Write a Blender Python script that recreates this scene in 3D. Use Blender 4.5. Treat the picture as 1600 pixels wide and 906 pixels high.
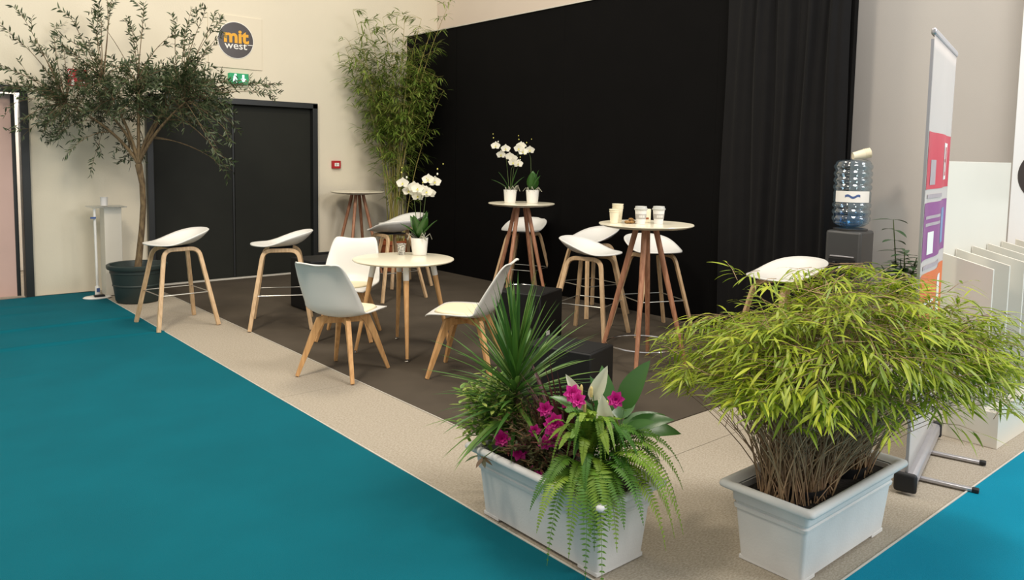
import bpy, math, random
from math import sin, cos, pi, radians, sqrt, atan2, hypot
from mathutils import Vector, Matrix
random.seed(7)
for o in list(bpy.data.objects): bpy.data.objects.remove(o)
scene = bpy.context.scene
COL = scene.collection

# ---------------------------------------------------------------- camera
H = 1.55
YAW, PITCH, ROLL = 0.70915600, 0.08478130, 0.01603535
fwd = Vector((sin(YAW)*cos(PITCH), cos(YAW)*cos(PITCH), -sin(PITCH)))
rt0 = Vector((cos(YAW), -sin(YAW), 0)); up0 = rt0.cross(fwd)
rt = cos(ROLL)*rt0 + sin(ROLL)*up0; up = -sin(ROLL)*rt0 + cos(ROLL)*up0
cd = bpy.data.cameras.new('camera'); cam = bpy.data.objects.new('camera', cd); COL.objects.link(cam)
M = Matrix.Identity(4)
for i in range(3):
    M[i][0] = rt[i]; M[i][1] = up[i]; M[i][2] = -fwd[i]
M.translation = (0, 0, H)
cam.matrix_world = M
cd.sensor_width = 36; cd.lens = 1204.77/1600*36
cd.shift_x = 0.0017; cd.shift_y = (349.288-453)/1600
cd.clip_start = 0.05; cd.clip_end = 200
scene.camera = cam

# ---------------------------------------------------------------- light
w = bpy.data.worlds.new('world'); scene.world = w; w.use_nodes = True
bg = w.node_tree.nodes['Background']; bg.inputs[0].default_value = (1.0, 0.97, 0.93, 1); bg.inputs[1].default_value = 0.68

def area(name, loc, target, size, energy, color=(1, 1, 1), sy=None):
    l = bpy.data.lights.new(name, 'AREA'); l.energy = energy; l.color = color; l.size = size
    if sy: l.shape = 'RECTANGLE'; l.size_y = sy
    o = bpy.data.objects.new(name, l); COL.objects.link(o); o.location = loc
    o.rotation_euler = (Vector(target)-Vector(loc)).to_track_quat('-Z', 'Y').to_euler()
    return o
area('hall_light', (-0.5, 3.2, 5.6), (2.4, 7.8, 0.9), 1.0, 215, (1.0, 0.89, 0.73))
area('hall_light', (3.6, 0.6, 5.4), (3.6, 3.6, 0.4), 1.3, 165, (1.0, 0.94, 0.86))
area('hall_light', (3.2, 5.6, 5.8), (3.4, 5.8, 0.0), 1.2, 130, (1.0, 0.9, 0.74))
area('daylight_opening', (6.5, -4.5, 4.5), (3.8, 0.6, 0.2), 3.0, 400, (0.95, 0.97, 1.0))
scene.view_settings.view_transform = 'Standard'
scene.view_settings.look = 'None'
scene.view_settings.exposure = -0.07
scene.view_settings.gamma = 1.0
scene.view_settings.use_curve_mapping = False

# ---------------------------------------------------------------- materials
def srgb(r, g, b):
    f = lambda c: ((c/255)/12.92 if c/255 <= 0.04045 else ((c/255+0.055)/1.055)**2.4)
    return (f(r), f(g), f(b), 1)
MATS = {}
def mat(name, color, rough=0.5, metal=0.0, noise=0.0, nscale=20.0, bump=0.0, bscale=80.0, stretch=None,
        color2=None, transl=0.0, island=None, objrand=None, emis=None, coat=0.0, spec=0.5, sheen=0.0):
    if name in MATS: return MATS[name]
    m = bpy.data.materials.new(name); m.use_nodes = True; nt = m.node_tree; N = nt.nodes; L = nt.links
    b = N['Principled BSDF']; b.inputs['Base Color'].default_value = color; b.inputs['Roughness'].default_value = rough
    b.inputs['Metallic'].default_value = metal; b.inputs['Specular IOR Level'].default_value = spec
    b.inputs['Coat Weight'].default_value = coat; b.inputs['Sheen Weight'].default_value = sheen
    tc = N.new('ShaderNodeTexCoord'); mp = N.new('ShaderNodeMapping'); L.new(tc.outputs['Object'], mp.inputs[0])
    if stretch: mp.inputs['Scale'].default_value = stretch
    col = None
    if island or objrand:
        cols = island or objrand
        if island: g = N.new('ShaderNodeNewGeometry'); ro = g.outputs['Random Per Island']
        else: g = N.new('ShaderNodeObjectInfo'); ro = g.outputs['Random']
        cr = N.new('ShaderNodeValToRGB'); L.new(ro, cr.inputs[0])
        el = cr.color_ramp.elements
        el[0].color = cols[0]; el[1].color = cols[-1]
        for i, c in enumerate(cols[1:-1]): e = el.new((i+1)/(len(cols)-1)); e.color = c
        col = cr.outputs[0]; L.new(col, b.inputs['Base Color'])
    elif noise > 0 or color2:
        nz = N.new('ShaderNodeTexNoise'); nz.inputs['Scale'].default_value = nscale; nz.inputs['Detail'].default_value = 5
        L.new(mp.outputs[0], nz.inputs[0])
        cr = N.new('ShaderNodeValToRGB'); L.new(nz.outputs[0], cr.inputs[0])
        c2 = color2 or tuple([c*(1-noise) for c in color[:3]]+[1])
        cr.color_ramp.elements[0].position = 0.35; cr.color_ramp.elements[1].position = 0.65
        cr.color_ramp.elements[0].color = c2; cr.color_ramp.elements[1].color = color
        col = cr.outputs[0]; L.new(col, b.inputs['Base Color'])
    if bump > 0:
        n2 = N.new('ShaderNodeTexNoise'); n2.inputs['Scale'].default_value = bscale; n2.inputs['Detail'].default_value = 4
        L.new(mp.outputs[0], n2.inputs[0])
        bp = N.new('ShaderNodeBump'); bp.inputs['Strength'].default_value = bump; bp.inputs['Distance'].default_value = 0.01
        L.new(n2.outputs[0], bp.inputs['Height']); L.new(bp.outputs[0], b.inputs['Normal'])
    if transl > 0:
        t = N.new('ShaderNodeBsdfTranslucent'); mx = N.new('ShaderNodeMixShader'); mx.inputs[0].default_value = transl
        if col: L.new(col, t.inputs[0])
        else: t.inputs[0].default_value = color
        L.new(b.outputs[0], mx.inputs[1]); L.new(t.outputs[0], mx.inputs[2]); L.new(mx.outputs[0], N['Material Output'].inputs[0])
    if emis:
        b.inputs['Emission Color'].default_value = emis[0]; b.inputs['Emission Strength'].default_value = emis[1]
    MATS[name] = m; return m

def glassy(name, tint, gloss=0.12, rough=0.05):
    m = bpy.data.materials.new(name); m.use_nodes = True; nt = m.node_tree; N = nt.nodes; L = nt.links
    N.remove(N['Principled BSDF'])
    t = N.new('ShaderNodeBsdfTransparent'); t.inputs[0].default_value = tint
    g = N.new('ShaderNodeBsdfGlossy'); g.inputs['Roughness'].default_value = rough
    lw = N.new('ShaderNodeLayerWeight'); lw.inputs[0].default_value = 0.35
    mr = N.new('ShaderNodeMapRange'); mr.inputs[3].default_value = gloss; mr.inputs[4].default_value = 0.7
    L.new(lw.outputs['Facing'], mr.inputs[0])
    mx = N.new('ShaderNodeMixShader'); L.new(mr.outputs[0], mx.inputs[0]); L.new(t.outputs[0], mx.inputs[1]); L.new(g.outputs[0], mx.inputs[2])
    L.new(mx.outputs[0], N['Material Output'].inputs[0]); return m

m_wall = mat('cream_plaster', srgb(226, 217, 196), 0.85, noise=0.04, nscale=1.5, bump=0.15, bscale=60)
m_gray = mat('gray_partition', srgb(190, 184, 178), 0.75, noise=0.03, nscale=2, bump=0.1, bscale=200)
m_black = mat('black_cloth', srgb(9, 8, 8), 0.8, noise=0.2, nscale=3, bump=0.3, bscale=300, spec=0.10)
m_curtain = mat('black_drape', srgb(15, 14, 15), 0.8, noise=0.2, nscale=8, bump=0.2, bscale=200, spec=0.18, sheen=0.04)
m_grey = mat('grey_carpet', srgb(190, 180, 164), 0.95, color2=srgb(164, 153, 136), nscale=75, bump=0.5, bscale=420, spec=0.1, stretch=(1, 2.2, 1))
m_teal = mat('teal_carpet', srgb(0, 96, 110), 0.9, noise=0.1, nscale=2.2, bump=0.35, bscale=380, spec=0.15)
m_teal2 = mat('daylit_teal_carpet', srgb(4, 132, 160), 0.9, noise=0.06, nscale=2.2, bump=0.35, bscale=380, spec=0.15)  # same teal as the left carpet, with daylight painted in as a lighter colour
m_dark = mat('dark_carpet', srgb(84, 76, 66), 0.95, noise=0.13, nscale=3.5, bump=0.4, bscale=420, spec=0.1)
m_tape = mat('white_edge', srgb(205, 200, 188), 0.6, noise=0.1)
m_door = mat('anthracite_paint', srgb(36, 37, 32), 0.6, spec=0.2, noise=0.08, nscale=4, bump=0.05, bscale=200)
m_frame = mat('dark_frame_paint', srgb(36, 38, 38), 0.4, noise=0.08, nscale=6)
m_leafdoor = mat('pink_door_laminate', srgb(214, 180, 168), 0.3, noise=0.05, nscale=3)
m_white = mat('white_plastic', srgb(236, 234, 228), 0.32, noise=0.02, nscale=5, coat=0.1)
m_shell = mat('white_shell', srgb(222, 220, 214), 0.38, noise=0.015, nscale=5)
m_cush = mat('cream_cushion', srgb(236, 224, 190), 0.6, noise=0.04, nscale=8, bump=0.1, bscale=200)
m_top = mat('cream_table_top', srgb(236, 228, 204), 0.28, noise=0.03, nscale=6, coat=0.2)
m_edge = mat('white_table_edge', srgb(226, 224, 216), 0.4, noise=0.03)
m_beech = mat('beech_wood', srgb(222, 174, 118), 0.45, color2=srgb(198, 148, 94), nscale=9, stretch=(6, 6, 0.7))
m_oak = mat('oak_wood', srgb(218, 186, 146), 0.5, color2=srgb(194, 160, 120), nscale=10, stretch=(6, 6, 0.7))
m_walnut = mat('reddish_wood', srgb(188, 136, 104), 0.5, color2=srgb(158, 106, 78), nscale=10, stretch=(6, 6, 0.7))
m_chrome = mat('chrome', srgb(215, 215, 215), 0.18, metal=1.0, noise=0.05)
m_rod = mat('brushed_steel', srgb(200, 198, 190), 0.35, metal=0.9, noise=0.05)
m_blk = mat('black_cube_cover', srgb(9, 9, 10), 0.6, noise=0.15, nscale=4, spec=0.4)
m_rubber = mat('black_rubber', srgb(26, 26, 28), 0.6, noise=0.1)
m_soil = mat('dark_soil', srgb(44, 34, 26), 0.95, color2=srgb(24, 18, 14), nscale=60, bump=1.0, bscale=90)
m_planter = mat('white_planter_plastic', srgb(220, 219, 216), 0.75, spec=0.2, noise=0.06, nscale=3, bump=0.1, bscale=120, color2=srgb(206, 205, 202))
m_gpot = mat('dark_green_pot', srgb(44, 56, 54), 0.5, noise=0.1, nscale=6)
m_terra = mat('terracotta', srgb(158, 86, 48), 0.7, noise=0.15, nscale=8)
m_ceramic = mat('white_ceramic', srgb(240, 238, 232), 0.25, noise=0.01, coat=0.3)
m_bark = mat('olive_bark', srgb(128, 108, 78), 0.9, color2=srgb(86, 70, 50), nscale=14, bump=0.8, bscale=40, stretch=(3, 3, 1))
m_olive = mat('olive_leaf', srgb(70, 82, 52), 0.5, island=[srgb(36, 48, 28), srgb(60, 76, 44), srgb(84, 96, 62), srgb(48, 62, 36)], transl=0.15)
m_bamb = mat('bamboo_leaf', srgb(92, 116, 44), 0.5, island=[srgb(84, 112, 44), srgb(120, 146, 56), srgb(150, 164, 80), srgb(104, 130, 50)], transl=0.35)
m_culm = mat('bamboo_culm', srgb(128, 124, 62), 0.5, island=[srgb(120, 130, 60), srgb(178, 162, 90), srgb(146, 136, 74)])
m_bush = mat('bush_bamboo_leaf', srgb(140, 160, 40), 0.45, island=[srgb(112, 140, 36), srgb(156, 174, 44), srgb(182, 192, 56), srgb(124, 150, 44)], transl=0.35)
m_busho = mat('bush_bamboo_leaf_front', srgb(140, 160, 40), 0.45, objrand=[srgb(118, 146, 36), srgb(164, 180, 46), srgb(194, 200, 62), srgb(134, 158, 44)], transl=0.35)
m_cane = mat('brown_cane', srgb(140, 112, 84), 0.8, island=[srgb(138, 106, 80), srgb(192, 158, 122), srgb(156, 130, 96), srgb(108, 84, 66)])
m_drac = mat('dracaena_leaf', srgb(86, 128, 52), 0.4, objrand=[srgb(52, 92, 36), srgb(82, 124, 50), srgb(110, 144, 64)], transl=0.2)
m_cord = mat('burgundy_leaf', srgb(84, 42, 46), 0.4, objrand=[srgb(64, 30, 36), srgb(104, 54, 54)], transl=0.15)
m_fern = mat('fern_frond', srgb(92, 138, 44), 0.5, objrand=[srgb(70, 118, 40), srgb(104, 146, 44), srgb(140, 166, 52), srgb(82, 128, 44)], transl=0.3)
m_lily = mat('lily_leaf', srgb(52, 92, 40), 0.32, objrand=[srgb(52, 96, 40), srgb(84, 124, 58)], transl=0.15)
m_spathe = mat('white_spathe', srgb(240, 238, 212), 0.5, noise=0.04, transl=0.3)
m_spadix = mat('cream_spadix', srgb(222, 200, 130), 0.7, noise=0.2, nscale=90)
m_pink = mat('magenta_petal', srgb(206, 26, 140), 0.5, objrand=[srgb(190, 16, 124), srgb(222, 48, 158)], transl=0.25)
m_azl = mat('azalea_leaf', srgb(64, 76, 42), 0.5, island=[srgb(44, 64, 34), srgb(96, 70, 48), srgb(70, 90, 48), srgb(110, 58, 50)], transl=0.15)
m_heather = mat('brown_heather', srgb(112, 74, 52), 0.8, island=[srgb(92, 56, 42), srgb(132, 96, 62), srgb(84, 74, 44)])
m_varg = mat('variegated_leaf', srgb(110, 142, 56), 0.45, island=[srgb(92, 140, 48), srgb(138, 178, 66), srgb(198, 212, 112), srgb(112, 156, 56)], transl=0.2)
m_orl = mat('orchid_leaf', srgb(58, 98, 38), 0.35, noise=0.15, nscale=6, transl=0.1)
m_orp = mat('orchid_petal', srgb(246, 242, 226), 0.5, noise=0.03, transl=0.3)
m_orc = mat('orchid_centre', srgb(206, 200, 96), 0.5, noise=0.2, nscale=50)
m_stem = mat('green_stem', srgb(78, 96, 48), 0.5, noise=0.1)
m_root = mat('grey_root', srgb(168, 166, 146), 0.7, noise=0.1)
m_cup = mat('cream_paper', srgb(238, 228, 200), 0.6, noise=0.03, nscale=8)
m_cupw = mat('white_paper', srgb(226, 224, 220), 0.55, noise=0.02, nscale=8)
m_lid = mat('grey_lid', srgb(190, 190, 184), 0.4, noise=0.03)
m_sleeve = mat('grey_print', srgb(176, 172, 168), 0.6, noise=0.1, nscale=30)
m_pat = mat('speckled_print', srgb(214, 210, 200), 0.5, color2=srgb(70, 68, 62), nscale=110)
m_snack = mat('brown_biscuit', srgb(158, 118, 66), 0.8, noise=0.4, nscale=60, bump=0.8, bscale=90)
m_orange = mat('orange_print', srgb(232, 170, 44), 0.5, noise=0.02)
m_red = mat('red_sign', srgb(178, 26, 34), 0.5, noise=0.04)
m_signw = mat('white_print', srgb(238, 236, 230), 0.5, noise=0.02)
m_disc = mat('black_disc', srgb(66, 58, 56), 0.3, noise=0.1, nscale=4)
m_panel = mat('cream_sign_board', srgb(224, 214, 192), 0.6, noise=0.02, nscale=3)
m_green = mat('green_sign', srgb(10, 110, 66), 0.4, noise=0.03, emis=(srgb(10, 130, 80), 0.9))
m_lit = mat('lit_pictogram', srgb(230, 255, 245), 0.5, noise=0.01, emis=(srgb(225, 255, 245), 3.0))
m_mfc = mat('white_melamine', srgb(222, 216, 202), 0.4, noise=0.02, nscale=3)
m_cool = mat('charcoal_plastic', srgb(66, 66, 66), 0.4, noise=0.08, nscale=5)
m_cool2 = mat('dark_recess_plastic', srgb(30, 30, 31), 0.4, noise=0.08)
m_alu = mat('aluminium', srgb(188, 186, 190), 0.35, metal=0.6, noise=0.04)
m_ban = mat('banner_white', srgb(214, 206, 200), 0.5, noise=0.03, nscale=4, transl=0.15)
m_bred = mat('banner_red', srgb(206, 56, 78), 0.5, noise=0.12, nscale=4)
m_bpur = mat('banner_purple', srgb(142, 70, 138), 0.5, noise=0.12, nscale=4)
m_bora = mat('banner_orange', srgb(228, 116, 58), 0.5, noise=0.1, nscale=4)
m_bblu = mat('banner_blue', srgb(120, 150, 196), 0.5, noise=0.3, nscale=14)
m_bgry = mat('banner_grey_print', srgb(176, 164, 168), 0.5, noise=0.1)
m_poster = mat('white_poster', srgb(246, 246, 248), 0.5, noise=0.01)
m_blue = mat('blue_print', srgb(70, 96, 150), 0.5, noise=0.1)
m_mag1 = mat('pale_blue_cover', srgb(186, 196, 216), 0.35, noise=0.3, nscale=14)
m_mag2 = mat('blue_cover', srgb(92, 124, 172), 0.35, noise=0.3, nscale=12)
m_mag3 = mat('white_cover', srgb(226, 226, 230), 0.35, noise=0.15, nscale=12)
m_redfl = mat('red_bract', srgb(186, 30, 26), 0.35, noise=0.05)
m_gloss = mat('dark_glossy_leaf', srgb(40, 72, 44), 0.35, objrand=[srgb(48, 80, 48), srgb(76, 108, 60)], transl=0.1)
m_water = glassy('blue_clear_plastic', (0.74, 0.88, 0.97, 1), 0.10)
m_water2 = glassy('water_body', (0.45, 0.72, 0.92, 1), 0.05)
m_clear = glassy('clear_acrylic', (0.86, 0.9, 0.94, 1), 0.10)

# ---------------------------------------------------------------- mesh builder
class MB:
    def __init__(s): s.v = []; s.f = []; s.mi = []
    def add(s, vs, fs, mi=0):
        o = len(s.v); s.v += [tuple(v) for v in vs]; s.f += [tuple(i+o for i in f) for f in fs]; s.mi += [mi]*len(fs); return s
    def box(s, c, d, rz=0, mi=0, taper=(1, 1)):
        x, y, z = d[0]/2, d[1]/2, d[2]/2; vs = []
        for sz in (-1, 1):
            tx, ty = taper if sz < 0 else (1, 1)
            for sx, sy in ((-1, -1), (1, -1), (1, 1), (-1, 1)):
                px, py = sx*x*tx, sy*y*ty
                vs.append((c[0]+px*cos(rz)-py*sin(rz), c[1]+px*sin(rz)+py*cos(rz), c[2]+sz*z))
        return s.add(vs, [(3, 2, 1, 0), (4, 5, 6, 7), (0, 1, 5, 4), (1, 2, 6, 5), (2, 3, 7, 6), (3, 0, 4, 7)], mi)
    def lathe(s, prof, n=32, c=(0, 0, 0), mi=0, cap=True, sx=1, sy=1, axis=None):
        vs = []; fs = []
        for r, z in prof:
            for k in range(n):
                a = 2*pi*k/n; vs.append(Vector((r*cos(a)*sx, r*sin(a)*sy, z)))
        m = len(prof)
        for i in range(m-1):
            for k in range(n):
                k2 = (k+1) % n; fs.append((i*n+k, i*n+k2, (i+1)*n+k2, (i+1)*n+k))
        if cap:
            if prof[0][0] > 1e-6: fs.append(tuple(range(n-1, -1, -1)))
            if prof[-1][0] > 1e-6: fs.append(tuple((m-1)*n+k for k in range(n)))
        if axis is not None: vs = [axis @ v for v in vs]
        return s.add([v+Vector(c) for v in vs], fs, mi)
    def tube(s, pts, rad, n=8, mi=0, cap=True, closed=False, sx=1.0):
        pts = [Vector(p) for p in pts]; m = len(pts)
        if not hasattr(rad, '__len__'): rad = [rad]*m
        vs = []; fs = []; prev = None
        for i, p in enumerate(pts):
            if closed: t = pts[(i+1) % m]-pts[i-1]
            else: t = pts[min(i+1, m-1)]-pts[max(i-1, 0)]
            if t.length < 1e-9: t = Vector((0, 0, 1))
            t.normalize()
            if prev is None:
                a = Vector((0, 0, 1)) if abs(t.z) < .9 else Vector((1, 0, 0)); u = t.cross(a).normalized()
            else:
                u = prev - t*prev.dot(t); u = u.normalized() if u.length > 1e-6 else t.orthogonal().normalized()
            prev = u; v = t.cross(u)
            for k in range(n):
                a = 2*pi*k/n; vs.append(p+(u*cos(a)*sx+v*sin(a))*rad[i])
        mm = m if closed else m-1
        for i in range(mm):
            j = (i+1) % m
            for k in range(n):
                k2 = (k+1) % n; fs.append((i*n+k, i*n+k2, j*n+k2, j*n+k))
        if cap and not closed:
            fs.append(tuple(range(n-1, -1, -1))); fs.append(tuple((m-1)*n+k for k in range(n)))
        return s.add(vs, fs, mi)
    def strip(s, pts, nrm, w, h, mi=0):
        """rectangular bar swept along pts; nrm = constant plane normal; w along nrm, h in plane (scalars or lists)"""
        pts = [Vector(p) for p in pts]; nrm = Vector(nrm).normalized(); m = len(pts); vs = []; fs = []
        for i, p in enumerate(pts):
            ww = w[i] if hasattr(w, '__len__') else w; hh = h[i] if hasattr(h, '__len__') else h
            t1 = (pts[i]-pts[i-1]).normalized() if i else None; t2 = (pts[i+1]-pts[i]).normalized() if i < m-1 else None
            t = ((t1 or t2)+(t2 or t1)).normalized(); b = nrm.cross(t).normalized()
            k = 1/max(.5, t.dot(t1 or t2))
            for a, c in ((-1, -1), (1, -1), (1, 1), (-1, 1)): vs.append(p+nrm*a*ww/2+b*c*hh/2*k)
        for i in range(m-1):
            for k in range(4):
                k2 = (k+1) % 4; fs.append((i*4+k, i*4+k2, i*4+4+k2, i*4+4+k))
        fs += [(3, 2, 1, 0), tuple((m-1)*4+k for k in range(4))]
        return s.add(vs, fs, mi)
    def grid(s, fn, nu, nv, mi=0, closed_u=False):
        vs = [fn(i/(nu-1) if not closed_u else i/nu, j/(nv-1)) for j in range(nv) for i in range(nu)]; fs = []
        for j in range(nv-1):
            for i in range(nu if closed_u else nu-1):
                i2 = (i+1) % nu; fs.append((j*nu+i, j*nu+i2, (j+1)*nu+i2, (j+1)*nu+i))
        return s.add(vs, fs, mi)
    def leaf(s, base, d, nrm, L, W, droop=0.3, n=4, mi=0, fold=0.0, shape=1.0, wide=False):
        d = Vector(d).normalized(); nrm = Vector(nrm); side = d.cross(nrm)
        if side.length < 1e-4: side = d.orthogonal()
        side.normalize(); p = Vector(base); vs = []; fs = []; cur = d.copy()
        for i in range(n+1):
            t = i/n; wd = W/2*(sin(pi*min(1, max(0, t))**(.75*shape)) ** .8 if 0 < t < 1 else (0.12 if t == 0 else 0.0))
            up_ = side.cross(cur).normalized()
            if i == n: vs.append(p)
            else:
                if wide: vs += [p-side*wd+up_*fold*wd, p, p+side*wd+up_*fold*wd]
                else: vs += [p-side*wd, p+side*wd]
            cur = (cur+Vector((0, 0, -droop/n))).normalized(); p = p+cur*(L/n)
        c = 3 if wide else 2
        for i in range(n-1):
            for k in range(c-1): fs.append((i*c+k, i*c+k+1, (i+1)*c+k+1, (i+1)*c+k))
        tip = n*c
        for k in range(c-1): fs.append(((n-1)*c+k, (n-1)*c+k+1, tip))
        return s.add(vs, fs, mi)
    def build(s, name, mats, parent=None, smooth=True, angle=40, bevel=0, loc=None, rz=None, solid=0, sub=0, kind=None, label=None):
        me = bpy.data.meshes.new(name); me.from_pydata([tuple(v) for v in s.v], [], s.f)
        if not isinstance(mats, (list, tuple)): mats = [mats]
        for m in mats: me.materials.append(m)
        if len(mats) > 1: me.polygons.foreach_set('material_index', s.mi)
        if smooth:
            me.polygons.foreach_set('use_smooth', [True]*len(s.f))
            if angle and len(s.f) < 60000: me.set_sharp_from_angle(angle=radians(angle))
        me.update()
        o = bpy.data.objects.new(name, me); COL.objects.link(o)
        if parent: o.parent = parent
        if loc: o.location = loc
        if rz is not None: o.rotation_euler = (0, 0, rz)
        if solid:
            md = o.modifiers.new('s', 'SOLIDIFY'); md.thickness = solid; md.offset = 0
        if sub:
            md = o.modifiers.new('sub', 'SUBSURF'); md.levels = sub; md.render_levels = sub
        if bevel:
            md = o.modifiers.new('b', 'BEVEL'); md.width = bevel; md.segments = 2; md.limit_method = 'ANGLE'; md.angle_limit = radians(40)
        if kind: o['kind'] = kind
        if label: o['label'] = label
        return o
def thing(name, label, cat, loc=(0, 0, 0), rz=0, group=None):
    o = bpy.data.objects.new(name, None); COL.objects.link(o); o.empty_display_size = 0.1
    o.location = loc; o.rotation_euler = (0, 0, rz); o['label'] = label; o['category'] = cat
    if group: o['group'] = group
    return o
def struct(o, label=None):
    o['kind'] = 'structure'
    if label: o['label'] = label
    return o
def tag(o, label, cat, group=None):
    o['label'] = label; o['category'] = cat
    if group: o['group'] = group
    return o
CH = {}
def dup(root, loc, rz, label, group=None):
    kids = {}
    for o in COL.objects:
        if o.parent: kids.setdefault(o.parent.name, []).append(o)
    def cp(o, par):
        c = o.copy(); COL.objects.link(c)
        if par: c.parent = par
        for k in kids.get(o.name, []): cp(k, c)
        return c
    r = cp(root, None); r.location = loc; r.rotation_euler = (0, 0, rz); r['label'] = label
    if group: r['group'] = group
    return r
def text(name, body, size, matl, parent, mw, extrude=0.001, bold=0.0, sx=1.0):
    cu = bpy.data.curves.new(name, 'FONT'); cu.body = body; cu.size = size; cu.extrude = extrude; cu.offset = bold
    cu.align_x = 'CENTER'; cu.align_y = 'CENTER'; cu.resolution_u = 3
    t = bpy.data.objects.new(name, cu); COL.objects.link(t)
    dg = bpy.context.evaluated_depsgraph_get(); dg.update()
    me = bpy.data.meshes.new_from_object(t.evaluated_get(dg)); bpy.data.objects.remove(t)
    me.transform(mw @ Matrix.Diagonal((sx, 1, 1, 1))); me.materials.clear(); me.materials.append(matl)
    o = bpy.data.objects.new(name, me); COL.objects.link(o)
    if parent: o.parent = parent
    return o
def frame(x, y, z, o):  # matrix with columns x,y,z and origin o
    m = Matrix.Identity(4)
    for i in range(3): m[i][0] = x[i]; m[i][1] = y[i]; m[i][2] = z[i]
    m.translation = o; return m
R = random.uniform
E_ = Vector((0.76, -0.65, 0)); G_ = Vector((0.65, 0.76, 0))   # across and away directions used when scattering foliage

# ================================================================ SETTING
YW, XB = 9.47, 6.07
struct(MB().box((0, 0, -0.06), (30, 30, 0.1)).build('floor', m_grey, smooth=False))
# pale grey carpet laid in widths with fine joints
fl = bpy.data.objects['floor']
ys = [-3.0, -0.8, 0.6, 1.27, 2.42, 4.6, 6.95, 8.1, YW]
for a, b in zip(ys[3:-1], ys[4:]):
    MB().box((4.2, (a+b)/2, -0.003), (4.4, b-a-0.004, 0.008)).build('carpet_width', m_grey, fl, smooth=False)
# teal aisle carpets, with the long low wrinkles of the left one
def teal(x0, x1, y0, y1, ridges, name, m, label):
    yy = set([y0, y1]); y = y0
    while y < y1: yy.add(round(y, 3)); y += 0.12
    for r in ridges:
        for k in range(-6, 7): yy.add(round(r[0]+k*0.012, 4))
    yy = sorted(v for v in yy if y0 <= v <= y1); nx = 22; mb = MB(); vs = []; fs = []
    for v in yy:
        for i in range(nx):
            x = x0+(x1-x0)*i/(nx-1); z = 0.006
            for (r, h, xa, slope) in ridges:
                fade = min(1, max(0, (xa-x)/0.5))
                z += h*fade*math.exp(-((v-r-slope*(x-x1))/0.022)**2)
            vs.append((x, v, z+0.0012*sin(x*3+v*5)))
    for j in range(len(yy)-1):
        for i in range(nx-1): fs.append((j*nx+i, j*nx+i+1, (j+1)*nx+i+1, (j+1)*nx+i))
    o = mb.add(vs, fs).build(name, m, angle=0); struct(o, label); return o
teal(-8, 2.015, -6, 9.40, [(7.72, .020, 2.3, .03), (6.93, .022, 2.2, -.04), (8.5, .009, 1.6, .05), (6.1, .006, 1.0, 0), (8.9, .008, 1.7, .02)], 'aisle_carpet', m_teal,
     'dark teal aisle carpet with low wrinkles left of the grey strip')
teal(2.02, 14, -6, 1.262, [], 'aisle_carpet', m_teal2, 'teal aisle carpet at the lower right, daylight painted into its lighter colour')
struct(MB().box((2.018, 5.3, 0.004), (0.007, 8.1, 0.010)).build('trim_1', m_tape, smooth=False))
struct(MB().box((8, 1.266, 0.004), (12, 0.007, 0.010)).build('trim_2', m_tape, smooth=False))
dk = MB().box((4.36, 6.1, 0.002), (3.52, 6.7, 0.009)); struct(dk.build('dark_carpet', m_dark, smooth=False), 'dark brown carpet under the tables and stools')
struct(MB().box((2.6, 6.1, 0.003), (0.005, 6.7, 0.010)).build('trim_3', m_tape, smooth=False))
# wall with the doors (opening for door_2 on the left)
wl = MB(); T = 0.2
wl.box(((1.44+2.60)/2, YW+T/2, 1.11), (1.16, T, 2.22)); wl.box(((4.71+6.85)/2, YW+T/2, 1.11), (2.14, T, 2.22))
wl.box(((-3+6.85)/2, YW+T/2, 2.22+1.6), (9.85, T, 3.2)); wl.box((-1.3, YW+T/2, 1.11), (3.4, T, 2.22))
struct(wl.build('wall_left', m_wall, smooth=False))
struct(MB().box((6.75, 4.5, 2.7), (0.2, 10, 5.4)).build('wall_back', mat('pinkish_plaster', srgb(218, 204, 188), 0.85, noise=0.03, nscale=1.5), smooth=False))
struct(MB().box(((4.715+5.9)/2, YW-0.009, 0.125), (1.18, 0.018, 0.25)).build('baseboard_left', m_frame, smooth=False))
# double door
d1 = struct(MB().box((2.63, YW-0.0, 1.105), (0.07, 0.14, 2.21)).box((4.675, YW, 1.105), (0.07, 0.14, 2.21)).box((3.655, YW, 2.185), (2.11, 0.14, 0.07))
            .build('door_1', m_frame, bevel=.004, smooth=False))
for x0, x1 in ((2.665, 3.618), (3.628, 4.64)):
    l = MB().box(((x0+x1)/2, YW+0.03, 1.082), (x1-x0, 0.05, 2.15)).build('door_leaf', m_door, d1, bevel=.003, smooth=False)
MB().box((3.605, YW-0.003, 1.075), (0.02, 0.012, 2.12)).build('closing_strip', m_frame, d1, smooth=False)
MB().box((3.65, YW-0.085, 0.013), (2.05, 0.05, 0.016)).build('threshold', m_tape, d1, smooth=False)
# door at the far left, standing open onto a warm lit corridor
d2 = struct(MB().box((1.405, YW, 1.105), (0.075, 0.16, 2.21)).box((0.90, YW, 2.18), (1.07, 0.16, 0.07)).box((0.40, YW, 1.105), (0.07, 0.16, 2.21))
            .build('door_2', m_frame, bevel=.004, smooth=False))
lf = MB().box((0.40, 0, 1.07), (0.80, 0.045, 2.12)).build('door_leaf', m_leafdoor, d2, loc=(0.505, YW+0.05, 0), rz=radians(2), bevel=.003, smooth=False)
MB().box((0.815, 0, 1.07), (0.035, 0.06, 2.12)).build('leaf_edge', m_frame, lf, smooth=False)
struct(MB().box((0.4, YW+2.2, 1.6), (6, 0.1, 3.2)).build('wall_corridor', mat('corridor_paint', srgb(240, 236, 228), .8, noise=.02), smooth=False))
pl = bpy.data.lights.new('corridor_lamp', 'POINT'); pl.energy = 90; pl.color = (1, 0.95, 0.9); pl.shadow_soft_size = .2
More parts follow.
